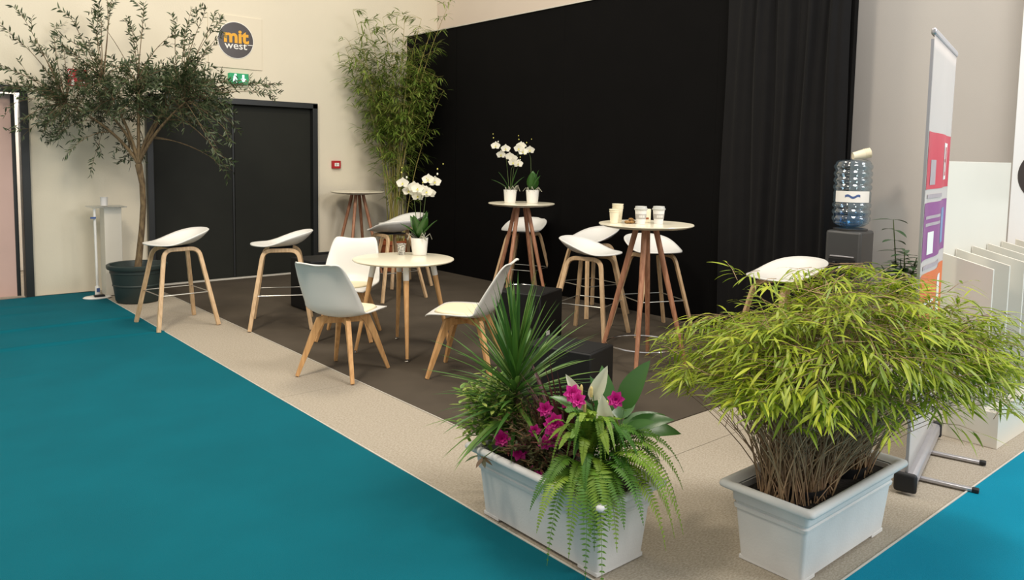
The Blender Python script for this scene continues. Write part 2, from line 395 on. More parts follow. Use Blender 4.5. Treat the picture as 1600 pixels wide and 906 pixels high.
po = bpy.data.objects.new('corridor_lamp', pl); COL.objects.link(po); po.location = (0.9, YW+1.2, 2.3)
# black partition wall of tall cloth panels
bp_ = MB().box((XB+0.03, (9.38+8.2)/2, 1.615), (0.06, 1.17, 3.23)); par = struct(bp_.build('black_partition', m_black, smooth=False), 'tall black cloth partition behind the tables')
for y0, y1 in ((6.2, 8.2), (4.2, 6.2), (2.95, 4.2)):
    MB().box((XB+0.03, (y0+y1)/2, 1.615), (0.06, y1-y0-0.001, 3.23)).build('panel', m_black, par, smooth=False)
MB().box((XB+0.02, 6.165, 3.237), (0.07, 6.44, 0.012)).build('top_rail', m_tape, par, smooth=False)
# the folded drape at its right end
def drape(u, v):
    y = 2.96+u*1.12; z = 0.006+v*3.22
    wgt = max(0.02, min(1, (1-u)*3)); amp = 0.030*wgt*(0.5+0.5*v)
    x = XB-0.05-amp*(sin(y*31+sin(v*2.5+y*4)*0.8)+0.5*sin(y*67+1+v))-0.02*sin(v*pi)*wgt
    return (x, y+0.012*sin(v*7+y*9), z)
tag(MB().grid(drape, 170, 34).build('curtain', m_curtain, angle=0, solid=.004), 'black drape hanging in folds over the right end of the black partition', 'curtain')
# grey partition on the right
struct(MB().box((6.50, 2.52, 2.7), (0.16, 1.43, 5.4)).build('wall_right', m_gray, smooth=False))
# ---------------------------------------------------------------- wall signs
lg = thing('wall_sign', 'square cream board with a round black and orange logo above the double door', 'sign', (3.655, YW, 2.905))
MB().box((0, -0.006, 0), (0.665, 0.012, 0.63)).build('board', m_panel, lg, bevel=.002, smooth=False)
face = Matrix.Rotation(radians(90), 4, 'X')
MB().lathe([(0.0, 0), (0.222, 0), (0.222, 0.005), (0, 0.005)], 64, (0, -0.012, 0.022), axis=face.to_3x3()).build('disc_rim', m_signw, lg)
MB().lathe([(0.0, 0), (0.214, 0), (0.214, 0.006), (0, 0.006)], 64, (0, -0.0135, 0.022), axis=face.to_3x3()).build('disc', m_disc, lg)
FX = lambda x, y, z: Matrix.Translation((x, y, z)) @ face
text('lettering', 'mit', 0.22, m_orange, lg, FX(0.0, -0.022, 0.062), bold=.008, sx=1.05)
text('lettering', 'west', 0.125, m_signw, lg, FX(-0.002, -0.022, -0.045), sx=1.15, bold=.001)
MB().box((0.178, -0.022, -0.022), (0.066, 0.002, 0.008)).build('line', m_signw, lg, smooth=False)
ex = thing('exit_sign', 'small green lit emergency exit sign above the double door', 'sign', (3.675, YW, 2.465))
MB().box((0, -0.03, 0), (0.24, 0.06, 0.125)).build('housing', m_green, ex, bevel=.006)
MB().lathe([(0, 0), (.014, 0), (.014, .003), (0, .003)], 16, (-0.048, -0.0605, 0.04), axis=face.to_3x3())\
    .box((-0.052, -0.0615, 0.005), (0.038, .003, 0.042)).box((-0.068, -0.0615, -0.034), (0.016, .003, 0.045)).box((-0.038, -0.0615, -0.032), (0.016, .003, 0.038))\
    .build('running_figure', m_lit, ex, smooth=False)
MB().box((0.05, -0.0615, 0.018), (0.022, .003, 0.055)).add([(0.018, -0.0612, -0.004), (0.05, -0.0612, -0.046), (0.082, -0.0612, -0.004), (0.018, -0.064, -0.004), (0.05, -0.064, -0.046), (0.082, -0.064, -0.004)], [(0, 1, 2), (3, 4, 5), (0, 1, 4, 3), (1, 2, 5, 4)])\
    .build('arrow', m_lit, ex, smooth=False)
rs = thing('fire_sign', 'red fire equipment sign of two panels on the wall behind the olive tree', 'sign', (1.925, YW, 2.34))
for zc in (0.047, -0.047):
    MB().box((0, -0.004, zc), (0.19, 0.008, 0.088)).build('red_panel', m_red, rs, smooth=False)
MB().tube([(-0.06+0.028*cos(a), -0.010, 0.047+0.028*sin(a)) for a in [i*2*pi/16*0.8+.6 for i in range(16)]], .005, 6).box((0.045, -0.010, 0.047), (0.035, .003, 0.05)).build('symbol', m_signw, rs)
MB().box((-0.05, -0.010, -0.055), (0.028, .003, 0.05)).box((-0.05, -0.010, -0.022), (0.012, .003, 0.02)).box((0.04, -0.010, -0.047), (0.05, .003, 0.014)).build('symbol', m_signw, rs)
al = thing('fire_alarm', 'small red manual fire alarm box right of the double door', 'alarm', (4.998, YW, 1.425))
MB().box((0, -0.02, 0), (0.125, 0.04, 0.105)).build('housing', m_red, al, bevel=.006)
MB().box((0, -0.0415, 0), (0.066, 0.004, 0.044)).build('glass_plate', m_signw, al, smooth=False)
MB().box((-.012, -0.0438, 0), (0.006, 0.002, 0.028)).box((.012, -0.0438, 0), (0.02, 0.002, 0.005)).build('marking', m_disc, al, smooth=False)

# ================================================================ FURNITURE
def rounded(pts, r, n=5):
    pts = [Vector(p) for p in pts]; out = [pts[0]]
    for i in range(1, len(pts)-1):
        a, b, c = pts[i-1], pts[i], pts[i+1]; p0 = b+(a-b).normalized()*r; p1 = b+(c-b).normalized()*r
        for k in range(n+1):
            t = k/n; out.append(p0*(1-t)**2+b*2*t*(1-t)+p1*t*t)
    return out+[pts[-1]]
def make_stool():
    t = thing('bar_stool', '', 'stool', group='low-backed bar stools with white shells')
    def rim(a):   # a=0 front (+x local)
        b = (1-cos(a))/2
        side = sin(a)**2
        q = min(1, max(0, (b-.22)/.78)); q = q*q*(3-2*q)*.55+q*.45
        return 0.742+0.118*q+0.010*(max(0, cos(a))**3)
    def plan(a):
        ca, sa = cos(a), sin(a); e = 2.35
        r = (abs(ca/0.272)**e+abs(sa/0.242)**e)**(-1/e); return r
    def sf(u, v):
        a = 2*pi*u; r = plan(a)*v; z0 = 0.722
        p = 2.8
        return (r*cos(a)-0.005, r*sin(a), z0+(rim(a)-z0)*(v**p)-(0.012*max(0, cos(a))*(v**8)))
    MB().grid(lambda u, v: sf(u, max(v, .001)), 56, 14, closed_u=True).build('seat', m_shell, t, angle=0, solid=.011, bevel=0)
    MB().box((0, 0, 0.706), (0.20, 0.24, 0.010)).build('seat_mount', m_rubber, t, smooth=False)
    for sgn in (-1, 1):
        pts = [(-0.262, 0.285*sgn, 0.0), (-0.15, 0.135*sgn, 0.690), (0.15, 0.135*sgn, 0.690), (0.262, 0.285*sgn, 0.0)]
        pth = rounded(pts, 0.075, 6)
        # arch plane leans outward: normal perpendicular to x axis and the leg lean
        nn = Vector((0, 0.690, 0.150*sgn)).normalized()
        # split as two legs and the bent top rail so that every leg is its own piece
        k = len(pth); q = 4
        MB().strip(pth, nn, 0.026, [0.035]*k).build('bent_leg_frame', m_oak, t, bevel=.003, angle=30)
    zf = 0.30; s_ = 1-zf/0.69; X = 0.15+0.112*s_; Yy = 0.135+0.15*s_
    rp = rounded([(0, Yy, zf), (X, Yy, zf), (X, -Yy, zf), (-X, -Yy, zf), (-X, Yy, zf), (0, Yy, zf)], .012, 3)[:-1]
    MB().tube(rp, .0045, 6, closed=True).build('foot_rail', m_rod, t)
    return t
st0 = make_stool()
SG = 'low-backed bar stools with white shells'
stools = [
 ((2.21, 7.20), 183, 'white-shelled bar stool at far left, standing in front of the olive tree pot'),
 ((2.95, 6.62), 154, 'white-shelled bar stool in front of the dark double door, beside the black box'),
 ((4.47, 7.20), 92, 'bar stool seen from behind with its grey-shaded shell, behind the round table'),
 ((5.02, 7.86), 174, 'farthest white-shelled bar stool, half hidden behind the round table orchid'),
 ((5.80, 6.52), 205, 'white-shelled bar stool behind the bar table that carries two orchids'),
 ((5.66, 5.34), 172, 'white-shelled bar stool by the black partition, the rear one of the middle pair'),
 ((4.90, 4.62), -70, 'white-shelled bar stool facing forward, the front one of the middle pair'),
 ((5.50, 4.42), 248, 'white-shelled bar stool tucked behind the bar table with the paper cups'),
 ((5.02, 2.84), 162, 'white-shelled bar stool rising behind the bamboo bush, left of the water cooler')]
for i, ((x, y), a, lab) in enumerate(stools):
    if i == 0: st0.location = (x, y, 0.006); st0.rotation_euler = (0, 0, radians(a)); st0['label'] = lab
    else: dup(st0, (x, y, 0.007 if y < 2.75 or True else 0), radians(a), lab, SG)

def make_chair():
    t = thing('side_chair', '', 'chair', group='white shell chairs around the round table')
    # side profile of the shell, front edge -> back top : (x forward, z, half width, side lift forward, side lift up)
    prof = [(0.262, 0.428, .165, 0, -.004), (0.245, 0.443, .205, 0, .002), (0.20, 0.447, .228, 0, .010), (0.10, 0.437, .240, 0, .022), (0.0, 0.426, .243, 0.0, .030), (-0.09, 0.424, .243, .01, .034),
            (-0.155, 0.440, .243, .05, .034), (-0.20, 0.485, .242, .085, .022), (-0.222, 0.545, .238, .085, .004), (-0.240, 0.62, .230, .062, 0), (-0.262, 0.70, .215, .035, 0), (-0.285, 0.765, .197, .012, .008), (-0.300, 0.800, .178, -.006, .010), (-0.313, 0.816, .155, -.016, .002), (-0.322, 0.818, .135, -.018, -.004)]
    def interp(tt):
        f = tt*(len(prof)-1); i = min(int(f), len(prof)-2); k = f-i; a, b = prof[i], prof[i+1]
        p0 = prof[max(i-1, 0)]; p3 = prof[min(i+2, len(prof)-1)]
        return [0.5*((2*a[j])+(-p0[j]+b[j])*k+(2*p0[j]-5*a[j]+4*b[j]-p3[j])*k*k+(-p0[j]+3*a[j]-3*b[j]+p3[j])*k**3) for j in range(5)]
    def sh(u, v):
        s = 2*u-1; x, z, hw, fx, fz = interp(v); s3 = abs(s)**2.3
        return (x+fx*s3, hw*s, z+fz*s3*1.2+(0.004*(1-s*s) if v < .1 else 0)-(0.016*(1-s*s)**2*max(0, (v-.85)/.15)))
    MB().grid(sh, 21, 44).build('seat_shell', m_shell, t, angle=0, solid=.010)
    # the cushion, a soft pad following the seat
    def cu(u, v):
        a = 2*pi*u; r = min(1, v*1.25); e = 3.0
        rr = (abs(cos(a)/0.195)**e+abs(sin(a)/0.198)**e)**(-1/e)*r
        x = 0.035+rr*cos(a); y = rr*sin(a)
        z = 0.432+0.012*((x-0.0)/0.2)+0.024*(abs(y)/.24)**2.3+(0.05*max(0, (-x-.10)/.1)**2)
        th = 0.030*(1-r**5)**.5 if v <= .8 else 0.0
        return (x, y, z+0.004+th)
    MB().grid(lambda u, v: cu(u, max(.002, v)), 40, 12, closed_u=True).build('cushion', m_cush, t, angle=0)
    # wooden base: crossed rails and four tapered legs
    uf = MB()
    for a in (45, 135): 
        c, s = cos(radians(a)), sin(radians(a)); uf.strip([(-.155*c, -.155*s, .385), (.155*c, .155*s, .385)], (0, 0, 1), .045, .026)
    uf.lathe([(0, .40), (.06, .40), (.06, .412), (0, .412)], 20)
    uf.build('under_frame', m_beech, t, bevel=.003, smooth=False)
    for a in (45, 135, 225, 315):
        c, s = cos(radians(a)), sin(radians(a)); nn = (-s, c, 0)
        MB().strip([(.110*c, .110*s, .410), (.165*c, .165*s, .385), (.215*c, .215*s, .28), (.325*c, .325*s, 0.0)], nn, [.030, .034, .032, .026], [.030, .058, .046, .024])\
            .build('leg', m_beech, t, bevel=.004, smooth=False)
    return t
ch0 = make_chair(); ch0.location = (2.63, 4.87, .006); ch0.rotation_euler = (0, 0, radians(27))
ch0['label'] = 'white shell chair seen from behind, left of the round table on the carpet edge'
dup(ch0, (3.20, 5.83, .007), radians(-130), 'white shell chair facing the camera behind the round table')
dup(ch0, (3.32, 4.32, .007), radians(128), 'white shell chair in profile, right of the round table beside the dracaena')

# round table
rt_ = thing('round_table', 'low round cream table with four wooden legs between the three chairs', 'table', (3.31, 5.15, .007))
MB().lathe([(0, .717), (.375, .717), (.392, .722), (.400, .730), (.398, .736), (.392, .738), (0, .738)], 72).build('tabletop', [m_top], rt_, angle=30)
MB().lathe([(0, .704), (.16, .704), (.16, .717), (0, .717)], 32).build('under_plate', m_edge, rt_)
for a in (-118, 65, 158, -23):
    c, s = cos(radians(a)), sin(radians(a))
    l = MB().tube([(.375*c, .375*s, .022), (.255*c, .255*s, .60)], [.0125, .0215], 16).build('leg', m_beech, rt_)
    MB().tube([(.256*c, .256*s, .598), (.232*c, .232*s, .712)], [.0222, .0245], 16).build('white_collar', m_white, l)
    MB().lathe([(.016, 0), (.018, .006), (.006, .010), (.006, .026)], 14, (.377*c, .377*s, 0)).build('foot_glide', m_chrome, l)
# bar tables
def make_bar():
    t = thing('bar_table', '', 'table', group='tall bar tables with wooden legs')
    MB().lathe([(0, 1.046), (.30, 1.048), (.340, 1.060), (.350, 1.068), (.348, 1.074), (0, 1.076)], 72).build('tabletop', m_top, t, angle=30)
    MB().lathe([(0, 1.034), (.15, 1.034), (.15, 1.047), (0, 1.047)], 32).build('under_plate', m_edge, t)
    for a in (32, 122, 212, 302):
        c, s = cos(radians(a)), sin(radians(a))
        MB().tube([(.330*c, .330*s, 0), (.20*c, .20*s, .52), (.072*c, .072*s, 1.038)], [.0145, .0195, .022], 14).build('leg', m_walnut, t)
    pts = [(.272*cos(2*pi*i/48), .272*sin(2*pi*i/48), .165) for i in range(48)]
    MB().tube(pts, .0075, 8, closed=True).build('foot_ring', m_chrome, t)
    return t
bt0 = make_bar(); B1 = Vector((4.49, 3.68)); B2 = Vector((5.36, 6.07)); B3 = Vector((5.08, 9.02)); TZ = 1.083
bt0.location = (B1.x, B1.y, .007); bt0['label'] = 'tall bar table with paper cups on it, nearest the bamboo bush'
dup(bt0, (B2.x, B2.y, .007), -0.22, 'tall bar table carrying two white orchids in front of the black partition')
dup(bt0, (B3.x, B3.y, .007), 0.2, 'empty tall bar table against the cream wall beside the tall bamboo')
# black cubes
def cube(label, loc, d, rz, name='black_cube'):
    t = thing(name, label, 'cube seat', (loc[0], loc[1], .007), radians(rz))
    MB().box((0, 0, d[2]/2+.004), d).build('cover', m_blk, t, bevel=.008)
    MB().box((0, 0, d[2]+.0045), (d[0]-.03, d[1]-.03, .003)).build('top_seam', m_blk, t, bevel=.001)
    return t
c1 = cube('black cube seat with a white tag beside the bar stool by the double door', (3.60, 7.135), (.45, .45, .50), 0)
MB().box((-.2265, -.06, .245), (.003, .07, .075)).build('tag', m_signw, c1, smooth=False, label='white paper tag')
c2 = cube('black cube seat behind the dracaena, left of the middle stools', (4.27, 4.72), (.42, .42, .45), 21)
c3 = cube('black cube seat nearest the front, between the planter and the bar table', (3.22, 3.20), (.30, .45, .44), 16)
MB().box((-.10, -.228, .12), (.06, .003, .06)).build('tag', m_signw, c2, smooth=False, label='white paper tag')

# ================================================================ TABLE-TOP THINGS
def pot(t, r0, r1, h, m=None, name='pot'):
    return MB().lathe([(0, 0), (r0, 0), (r0+.003, .004), (r1, h), (r1-.004, h), (r0, .02), (0, .02)], 32, cap=False).build(name, m or m_ceramic, t)
def orchid(label, loc, stems, leaves, seed, ps=1.0):
    rnd = random.Random(seed); U = rnd.uniform
    t = thing('potted_orchid', label, 'plant', loc, group='white orchids in white pots'); t.scale = (ps,)*3
    pot(t, .050, .064, .125)
    MB().lathe([(0, .118), (.058, .112), (.058, .10)], 20, cap=False).build('bark_mulch', m_soil, t)
    rb = MB()
    for k in range(9):
        a = U(0, 6.28); p = Vector((.03*cos(a), .03*sin(a), .115)); q = Vector((.075*cos(a+.4), .075*sin(a+.4), .14+U(0, .03))); r = Vector((.095*cos(a+.7), .095*sin(a+.7), .11))
        rb.tube([p, q, r], [.004, .0035, .002], 5)
    rb.build('aerial_roots', m_root, t)
    for (az, el, L, W) in leaves:
        a = radians(az); d = Vector((cos(a)*cos(radians(el)), sin(a)*cos(radians(el)), sin(radians(el))))
        MB().leaf((.01*cos(a), .01*sin(a), .12), d, (0, 0, 1) if el < 70 else (-cos(a), -sin(a), 0.3), L, W, droop=.45, n=7, wide=True, fold=.25).build('leaf', m_orl, t, angle=0, solid=.002)
    for (az, lean, hh, nf, az2) in stems:
        a = radians(az); a2 = radians(az2); base = Vector((.01*cos(a), .01*sin(a), .12))
        pts = []
        for i in range(15):
            u = i/14; bend = max(0, u-.62)/.38
            pts.append(base+Vector((cos(a)*lean*u, sin(a)*lean*u, hh*(u if u < .7 else .7+(u-.7)*(1-.25*bend))))+Vector((cos(a2), sin(a2), -.05))*(.075*bend**1.6))
        sm = MB().tube(pts, [.0032-.0018*i/14 for i in range(15)], 6).build('stem', m_stem, t)
        for k in range(nf):
            i = max(7, 13-int(k*1.6)); p = pts[i]
            sd = 1 if k % 2 else -1; fd = Vector((-.62+U(-.25, .25), -.72+U(-.25, .25), U(-.15, .25))).normalized()
            off = Vector((.76, -.65, 0))*sd*.032+Vector((0, 0, U(-.012, .012)))+fd*.015; c = p+off
            x = fd.cross(Vector((0, 0, 1))).normalized(); y = x.cross(fd)
            fl_ = MB()
            fl_.tube([p, c-fd*.004], [.0015, .002], 5, mi=1)
            for ang, L, W in ((90, .046, .038), (210, .044, .033), (330, .044, .033), (15, .050, .058), (165, .050, .058)):
                dd = (x*cos(radians(ang))+y*sin(radians(ang))+fd*.18)
                fl_.leaf(c, dd, fd, L, W, droop=.1, n=4, wide=True, fold=.12, shape=.9)
            fl_.leaf(c+fd*.004, fd*.7-y*.6, y, .022, .016, droop=0, n=3, wide=True, mi=2)
            fl_.lathe([(0, -.004), (.005, 0), (0, .006)], 8, c+fd*.006, mi=2)
            fl_.build('flower', [m_orp, m_stem, m_orc], t, angle=0)
        for k in range(4):
            p = pts[13]+(pts[14]-pts[12])*(k*.55)+Vector((.76, -.65, 0))*(.010 if k % 2 else -.010)+Vector((0, 0, .012*k))
            rr = .0085-.0013*k; MB().lathe([(0, -rr*1.2), (rr*.8, -rr*.6), (rr, 0), (rr*.7, rr*.8), (0, rr*1.3)], 10, p).build('bud', m_orc if k > 1 else m_orp, t)
    return t
orchid('white orchid in a white pot on the round table', (3.545, 5.275, .746), [(140, .05, .47, 4, 200), (300, .06, .50, 4, -80), (250, .02, .40, 2, -110)],
       [(140, 50, .17, .075), (320, 58, .18, .08), (200, 74, .19, .09), (0, 76, .20, .085), (90, 62, .20, .07), (270, 68, .19, .09), (300, 80, .21, .08)], 3, 1.12)
orchid('left of two white orchids on the bar table, with the taller flower spray', (B2.x-.10, B2.y+.07, TZ), [(140, .05, .48, 4, 160), (300, .05, .44, 3, -40), (240, .03, .30, 2, -60)],
       [(140, 66, .20, .060), (150, 42, .20, .045), (-40, 78, .23, .075), (-50, 56, .18, .055)], 5, 1.1)
orchid('right of two white orchids on the bar table, with broad upright leaves', (B2.x+.085, B2.y-.075, TZ), [(150, .02, .47, 2, 140)],
       [(229, 84, .19, .115), (-40, 80, .20, .09), (-70, 70, .16, .07)], 9, 1.1)
def cup(name, label, loc, h=.11, r0=.028, r1=.040, m=None, lid=False, sleeve=False, cat='cup', group=None, n=1, tilt=None):
    t = thing(name, label, cat, loc, group=group)
    for k in range(n):
        z = k*.014; o = MB().lathe([(0, z+.004), (r0, z), (r1, z+h), (r1+.003, z+h), (r1+.003, z+h+.004), (r1-.002, z+h+.003), (r0-.001, z+.008), (0, z+.008)], 28, cap=False).build('cup_body', m or m_cup, t)
    if lid: MB().lathe([(r1+.004, h-.004), (r1+.005, h+.006), (r1, h+.008), (r1-.003, h+.022), (r1-.008, h+.022), (r1-.010, h+.016), (0, h+.016)], 28, cap=False).build('lid', m_lid, t)
    if sleeve:
        a, b = .35, .68; MB().lathe([(r0+(r1-r0)*a+.0012, h*a), (r0+(r1-r0)*b+.0012, h*b)], 28, cap=False).build('sleeve', m_sleeve, t)
        for k in range(6):
            aa = radians(205+k*11); rr = r0+(r1-r0)*.52+.002
            MB().box((rr*cos(aa), rr*sin(aa), h*.52), (.004, .002, .018), aa+pi/2).build('print_mark', m_signw, t, smooth=False)
    return t
def on(B, l, d): return (B.x+E_.x*l+G_.x*d, B.y+E_.y*l+G_.y*d, TZ)
cup('cup_stack', 'front cream paper cup stack at the left edge of the bar table', on(B1, -.243, -.03), .085, .028, .036, n=2, cat='cups', group='cream paper cup stacks on the bar table')
cup('cup_stack', 'taller cream paper cup stack behind the other at the left of the bar table', on(B1, -.205, .07), .105, .030, .040, n=3, cat='cups', group='cream paper cup stacks on the bar table')
cup('takeaway_cup', 'left of two white lidded takeaway cups on the bar table', on(B1, -.052, -.06), .108, .032, .044, m_cupw, True, True)
cup('takeaway_cup', 'right of two white lidded takeaway cups on the bar table', on(B1, .085, -.03), .108, .032, .044, m_cupw, True, True)
bx = thing('paper_packet', 'small cream paper packet standing between the two lidded cups', 'packet', on(B1, .02, .10), radians(-35))
MB().box((0, 0, .05), (.055, .03, .10)).build('carton', m_cup, bx, bevel=.002); MB().box((0, -.0155, .03), (.024, .001, .014)).build('label_print', m_terra, bx, smooth=False)
sn = thing('biscuit_pile', 'small brown crumbly snack lying left of the lidded cups', 'snack', on(B1, -.125, -.04))
for k in range(7):
    a = k*1.1; r = .022 if k < 5 else .006
    MB().lathe([(0, -.012), (.014, -.009), (.019, 0), (.014, .009), (0, .012)], 9, (r*cos(a)*1.4, r*sin(a), .012+(.018 if k > 4 else 0)), sx=1+.3*sin(k), sy=1-.2*sin(k)).build('biscuit', m_snack, sn)
cup('espresso_cup', 'small speckled paper cup beside the orchid on the round table', (3.425, 5.36, .746), .085, .028, .036, m_pat)

# ================================================================ LEFT CORNER
hs = thing('sanitizer_stand', 'slim white sanitizer stand against the cream wall left of the olive pot', 'stand', (2.0, 9.02, .006), radians(0))
MB().box((.13, .10, .475), (.17, .20, .95)).build('column', m_mfc, hs, bevel=.004)
MB().box((.08, .06, .957), (.34, .30, .012)).build('shelf', m_clear, hs, bevel=.002)
MB().tube([(-.05, -.05, .03), (-.055, -.03, .94)], .013, 12).build('pipe', m_white, hs)
MB().lathe([(.024, 0), (.026, .01), (.024, .10), (.02, .105)], 20, (-.05, -.05, .02)).build('pedal_sleeve', m_white, hs)
MB().box((-.05, -.0775, .085), (.03, .003, .04)).box((-.075, -.06, .85), (.05, .02, .018)).build('blue_label', m_blue, hs, smooth=False)
MB().lathe([(0, 0), (.12, 0), (.125, .008), (.11, .018), (0, .02)], 32, (-.06, -.07, 0), sx=1.1, sy=.8).build('foot_plate', m_white, hs)
MB().box((-.05, -.12, .032), (.10, .06, .016)).build('pedal', m_rubber, hs, bevel=.004)
cup('small_tub', 'small white tub on top of the sanitizer stand', (2.06, 9.08, .969+.006), .085, .034, .036, m_cupw)

def path_mb(mb, pts, r0, r1, n=6):
    m = len(pts); mb.tube(pts, [r0+(r1-r0)*i/(m-1) for i in range(m)], n)
def bez(a, b, c, n):
    a, b, c = Vector(a), Vector(b), Vector(c); return [a*(1-t)**2+b*2*t*(1-t)+c*t*t for t in [i/n for i in range(n+1)]]
# olive tree
OT = Vector((2.24, 8.56, .006))
ot = thing('potted_olive_tree', 'olive tree with a slim trunk in a large round dark green pot', 'tree', OT)
MB().lathe([(0, 0), (.200, 0), (.212, .02), (.232, .17), (.240, .172), (.240, .182), (.236, .188), (.255, .30), (.262, .305), (.262, .34), (.285, .345), (.292, .36), (.292, .385), (.280, .392), (.262, .388), (.250, .36), (.20, .30)], 48, cap=False).build('pot', m_gpot, ot, angle=30)
MB().lathe([(0, .345), (.12, .34), (.255, .325)], 32, cap=False).build('soil', m_soil, ot)
trunk = [Vector(p) for p in ((.0, 0, .30), (.02, -.015, .50), (.045, -.03, .75), (.06, -.045, 1.0), (.055, -.045, 1.22), (.03, -.02, 1.42))]
tb = MB().tube(trunk, [.038, .033, .030, .029, .029, .036], 12); tb.build('trunk', m_bark, ot)
fork = trunk[-1]
rnd = random.Random(11); U = rnd.uniform
mains = []
for (l, d, z) in ((-.34, .05, 1.98), (-.20, -.2, 2.25), (-.05, .25, 2.2), (.12, -.15, 2.25), (.36, -.05, 2.0), (.62, -.2, 2.05), (-.60, -.15, 2.02), (.35, .3, 2.2)):
    tgt = E_*l+G_*d+Vector((0, 0, z)); mid = fork+Vector((0, 0, .34))+(E_*l+G_*d)*(.15+.2*abs(l))
    pts = bez(fork, mid, tgt, 10); mains.append(pts)
    MB().tube(pts, [.020-.012*i/10 for i in range(11)], 8).build('branch', m_bark, ot)
def dmax(l): return (.80+.65*l)/.757-.04
regions = [  # px-free world regions: weight, l range, z range
 (105, (-.70, .98), (1.86, 2.32)), (34, (-.40, .70), (2.0, 2.45)), (20, (-1.02, -.40), (1.62, 2.05)), (10, (-1.28, -.62), (2.05, 2.35)), (9, (-.98, -.55), (2.3, 2.85)), (12, (-.60, -.05), (2.35, 3.15)),
 (13, (.15, .80), (2.35, 3.15)), (3, (.78, 1.0), (2.35, 2.6)), (5, (.85, 1.50), (2.08, 2.26)), (8, (.60, 1.12), (1.35, 1.85)), (5, (-.40, -.1), (1.35, 1.7))]
tw = MB(); lv = MB()
for wgt, lr, zr in regions:
    for _ in range(int(wgt*(1.75 if zr[1] < 2.46 and lr[0] < .6 else 1.3))):
        l = U(*lr); z = U(*zr); d = max(-.62, min(U(-.55, .55), dmax(l)-.02)); tip = E_*l+G_*d+Vector((0, 0, z))
        cand = min((p for ms in mains for p in ms[4:]), key=lambda p: (p-tip).length+U(0, .12))
        L = (tip-cand).length
        mid = (cand+tip)/2+Vector((U(-.06, .06), U(-.06, .06), .06+.10*min(1, L)))
        n = max(6, int(L*14)); pts = bez(cand, mid, tip, n); path_mb(tw, pts, .0055 if L > .5 else .0038, .0015, 4)
        # side twigs along the last stretch
        tot = 0; segs = []
        for i in range(len(pts)-1, 0, -1):
            segs.append((pts[i], (pts[i]-pts[i-1]).normalized())); tot += (pts[i]-pts[i-1]).length
            if tot > .30: break
        lines = [segs]
        for _s in range(2):
            b, dr = segs[min(len(segs)-1, 1+_s*2)]
            dd = (dr+Vector((U(-.8, .8), U(-.8, .8), U(-.3, .8)))).normalized(); ln = U(.09, .19)
            pp = [b+dd*ln*k/5+Vector((0, 0, -.02*(k/5)**2)) for k in range(6)]; path_mb(tw, pp, .0022, .001, 3)
            lines.append([(q, dd) for q in pp[1:]])
        for ln in lines:
            for (q, dr) in ln:
                for sd in (0, 1, 2):
                    if U(0, 1) < .16: continue
                    side = dr.cross(Vector((U(-1, 1), U(-1, 1), U(-1, 1)))).normalized()
                    ld = (dr*U(.5, 1.0)+side*U(.6, 1.0)+Vector((0, 0, U(-.2, .25)))).normalized()
                    lv.leaf(q+dr*U(-.02, .02), ld, side.cross(dr)+Vector((0, 0, .3)), U(.042, .074), U(.010, .0155), droop=U(0, .4), n=3)
for q_ in (tw, lv): q_.v = [(v[0], min(v[1], 9.44-OT.y), v[2]) for v in q_.v]
tw.build('twigs', m_bark, ot, angle=0, kind='stuff'); lv.build('foliage', m_olive, ot, smooth=False, kind='stuff')
# tall bamboo
BB = Vector((5.60, 8.93, .006))
bb = thing('potted_tall_bamboo', 'tall bamboo with thin canes in the corner by the black partition', 'plant', BB)
MB().lathe([(0, 0), (.16, 0), (.20, .36), (.215, .36), (.215, .41), (.20, .415), (.19, .38), (.185, .36)], 36, cap=False).build('pot', m_terra, bb, angle=30)
MB().lathe([(0, .365), (.19, .36)], 24, cap=False).build('soil', m_soil, bb)
rnd = random.Random(5); U = rnd.uniform
cu_, lf_, tg = MB(), MB(), MB()
def bmax(l, d):  # keep in front of the partition and the wall
    x = BB.x+.76*l+.65*d; y = BB.y-.65*l+.76*d
    return x < 5.99 and y < 9.42
def fit(l, d):
    while not bmax(l, d): d -= .03
    return d
canes = []
for k in range(26):
    a = U(0, 6.28); r = .13*sqrt(U(0, 1)); top = U(2.3, 3.15) if k < 18 else U(3.1, 3.55)
    l = -.68+1.42*(k*.618 % 1); d = fit(l, U(-.35, .15)); b = Vector((r*cos(a), r*sin(a), .37))
    tip = E_*l+G_*d+Vector((0, 0, top)); mid = b*.6+tip*.18+Vector((0, 0, 1.2)); mid = Vector((b.x*1.1+tip.x*.12, b.y*1.1+tip.y*.12, top*.62))
    pts = bez(b, mid, tip, 16); canes.append(pts)
    cu_.tube(pts, [.0075-.0055*i/16 for i in range(17)], 6)
    for i in range(3, 16): # nodes
        pass
    for i in range(4, 17):
        p = pts[i]; z = p.z; nb = (4 if 1.75 < z < 2.9 else 2) if z > 1.45 else 1
        for _ in range(nb):
            if z < 1.5 and U(0, 1) < .35: continue
            az = U(0, 6.28); ln = U(.10, .34) * (1.1 if 1.6 < z < 2.9 else .7); rise = U(.05, .5)
            q = p+Vector((cos(az)*ln, sin(az)*ln, ln*rise)); off = q
            wx = BB.x+q.x; wy = BB.y+q.y
            if wx > 5.88: q.x -= 1.6*(wx-5.88)
            if wy > 9.30: q.y -= 1.6*(wy-9.30)
            tg.tube([p, (p+q)/2+Vector((0, 0, .02)), q], [.0022, .0016, .0009], 3)
            for j in range(rnd.randint(7, 10)):
                s = U(.35, 1.0); bpt = p.lerp(q, s); dd = (q-p).normalized()+Vector((U(-.9, .9), U(-.9, .9), U(-.7, .35)))
                lf_.leaf(bpt, dd, (U(-.3, .3), U(-.3, .3), 1), U(.10, .18), U(.012, .018), droop=U(.3, .9), n=3)
for q_ in (cu_, tg, lf_): q_.v = [(min(v[0], 6.02-BB.x), min(v[1], 9.44-BB.y), v[2]) for v in q_.v]
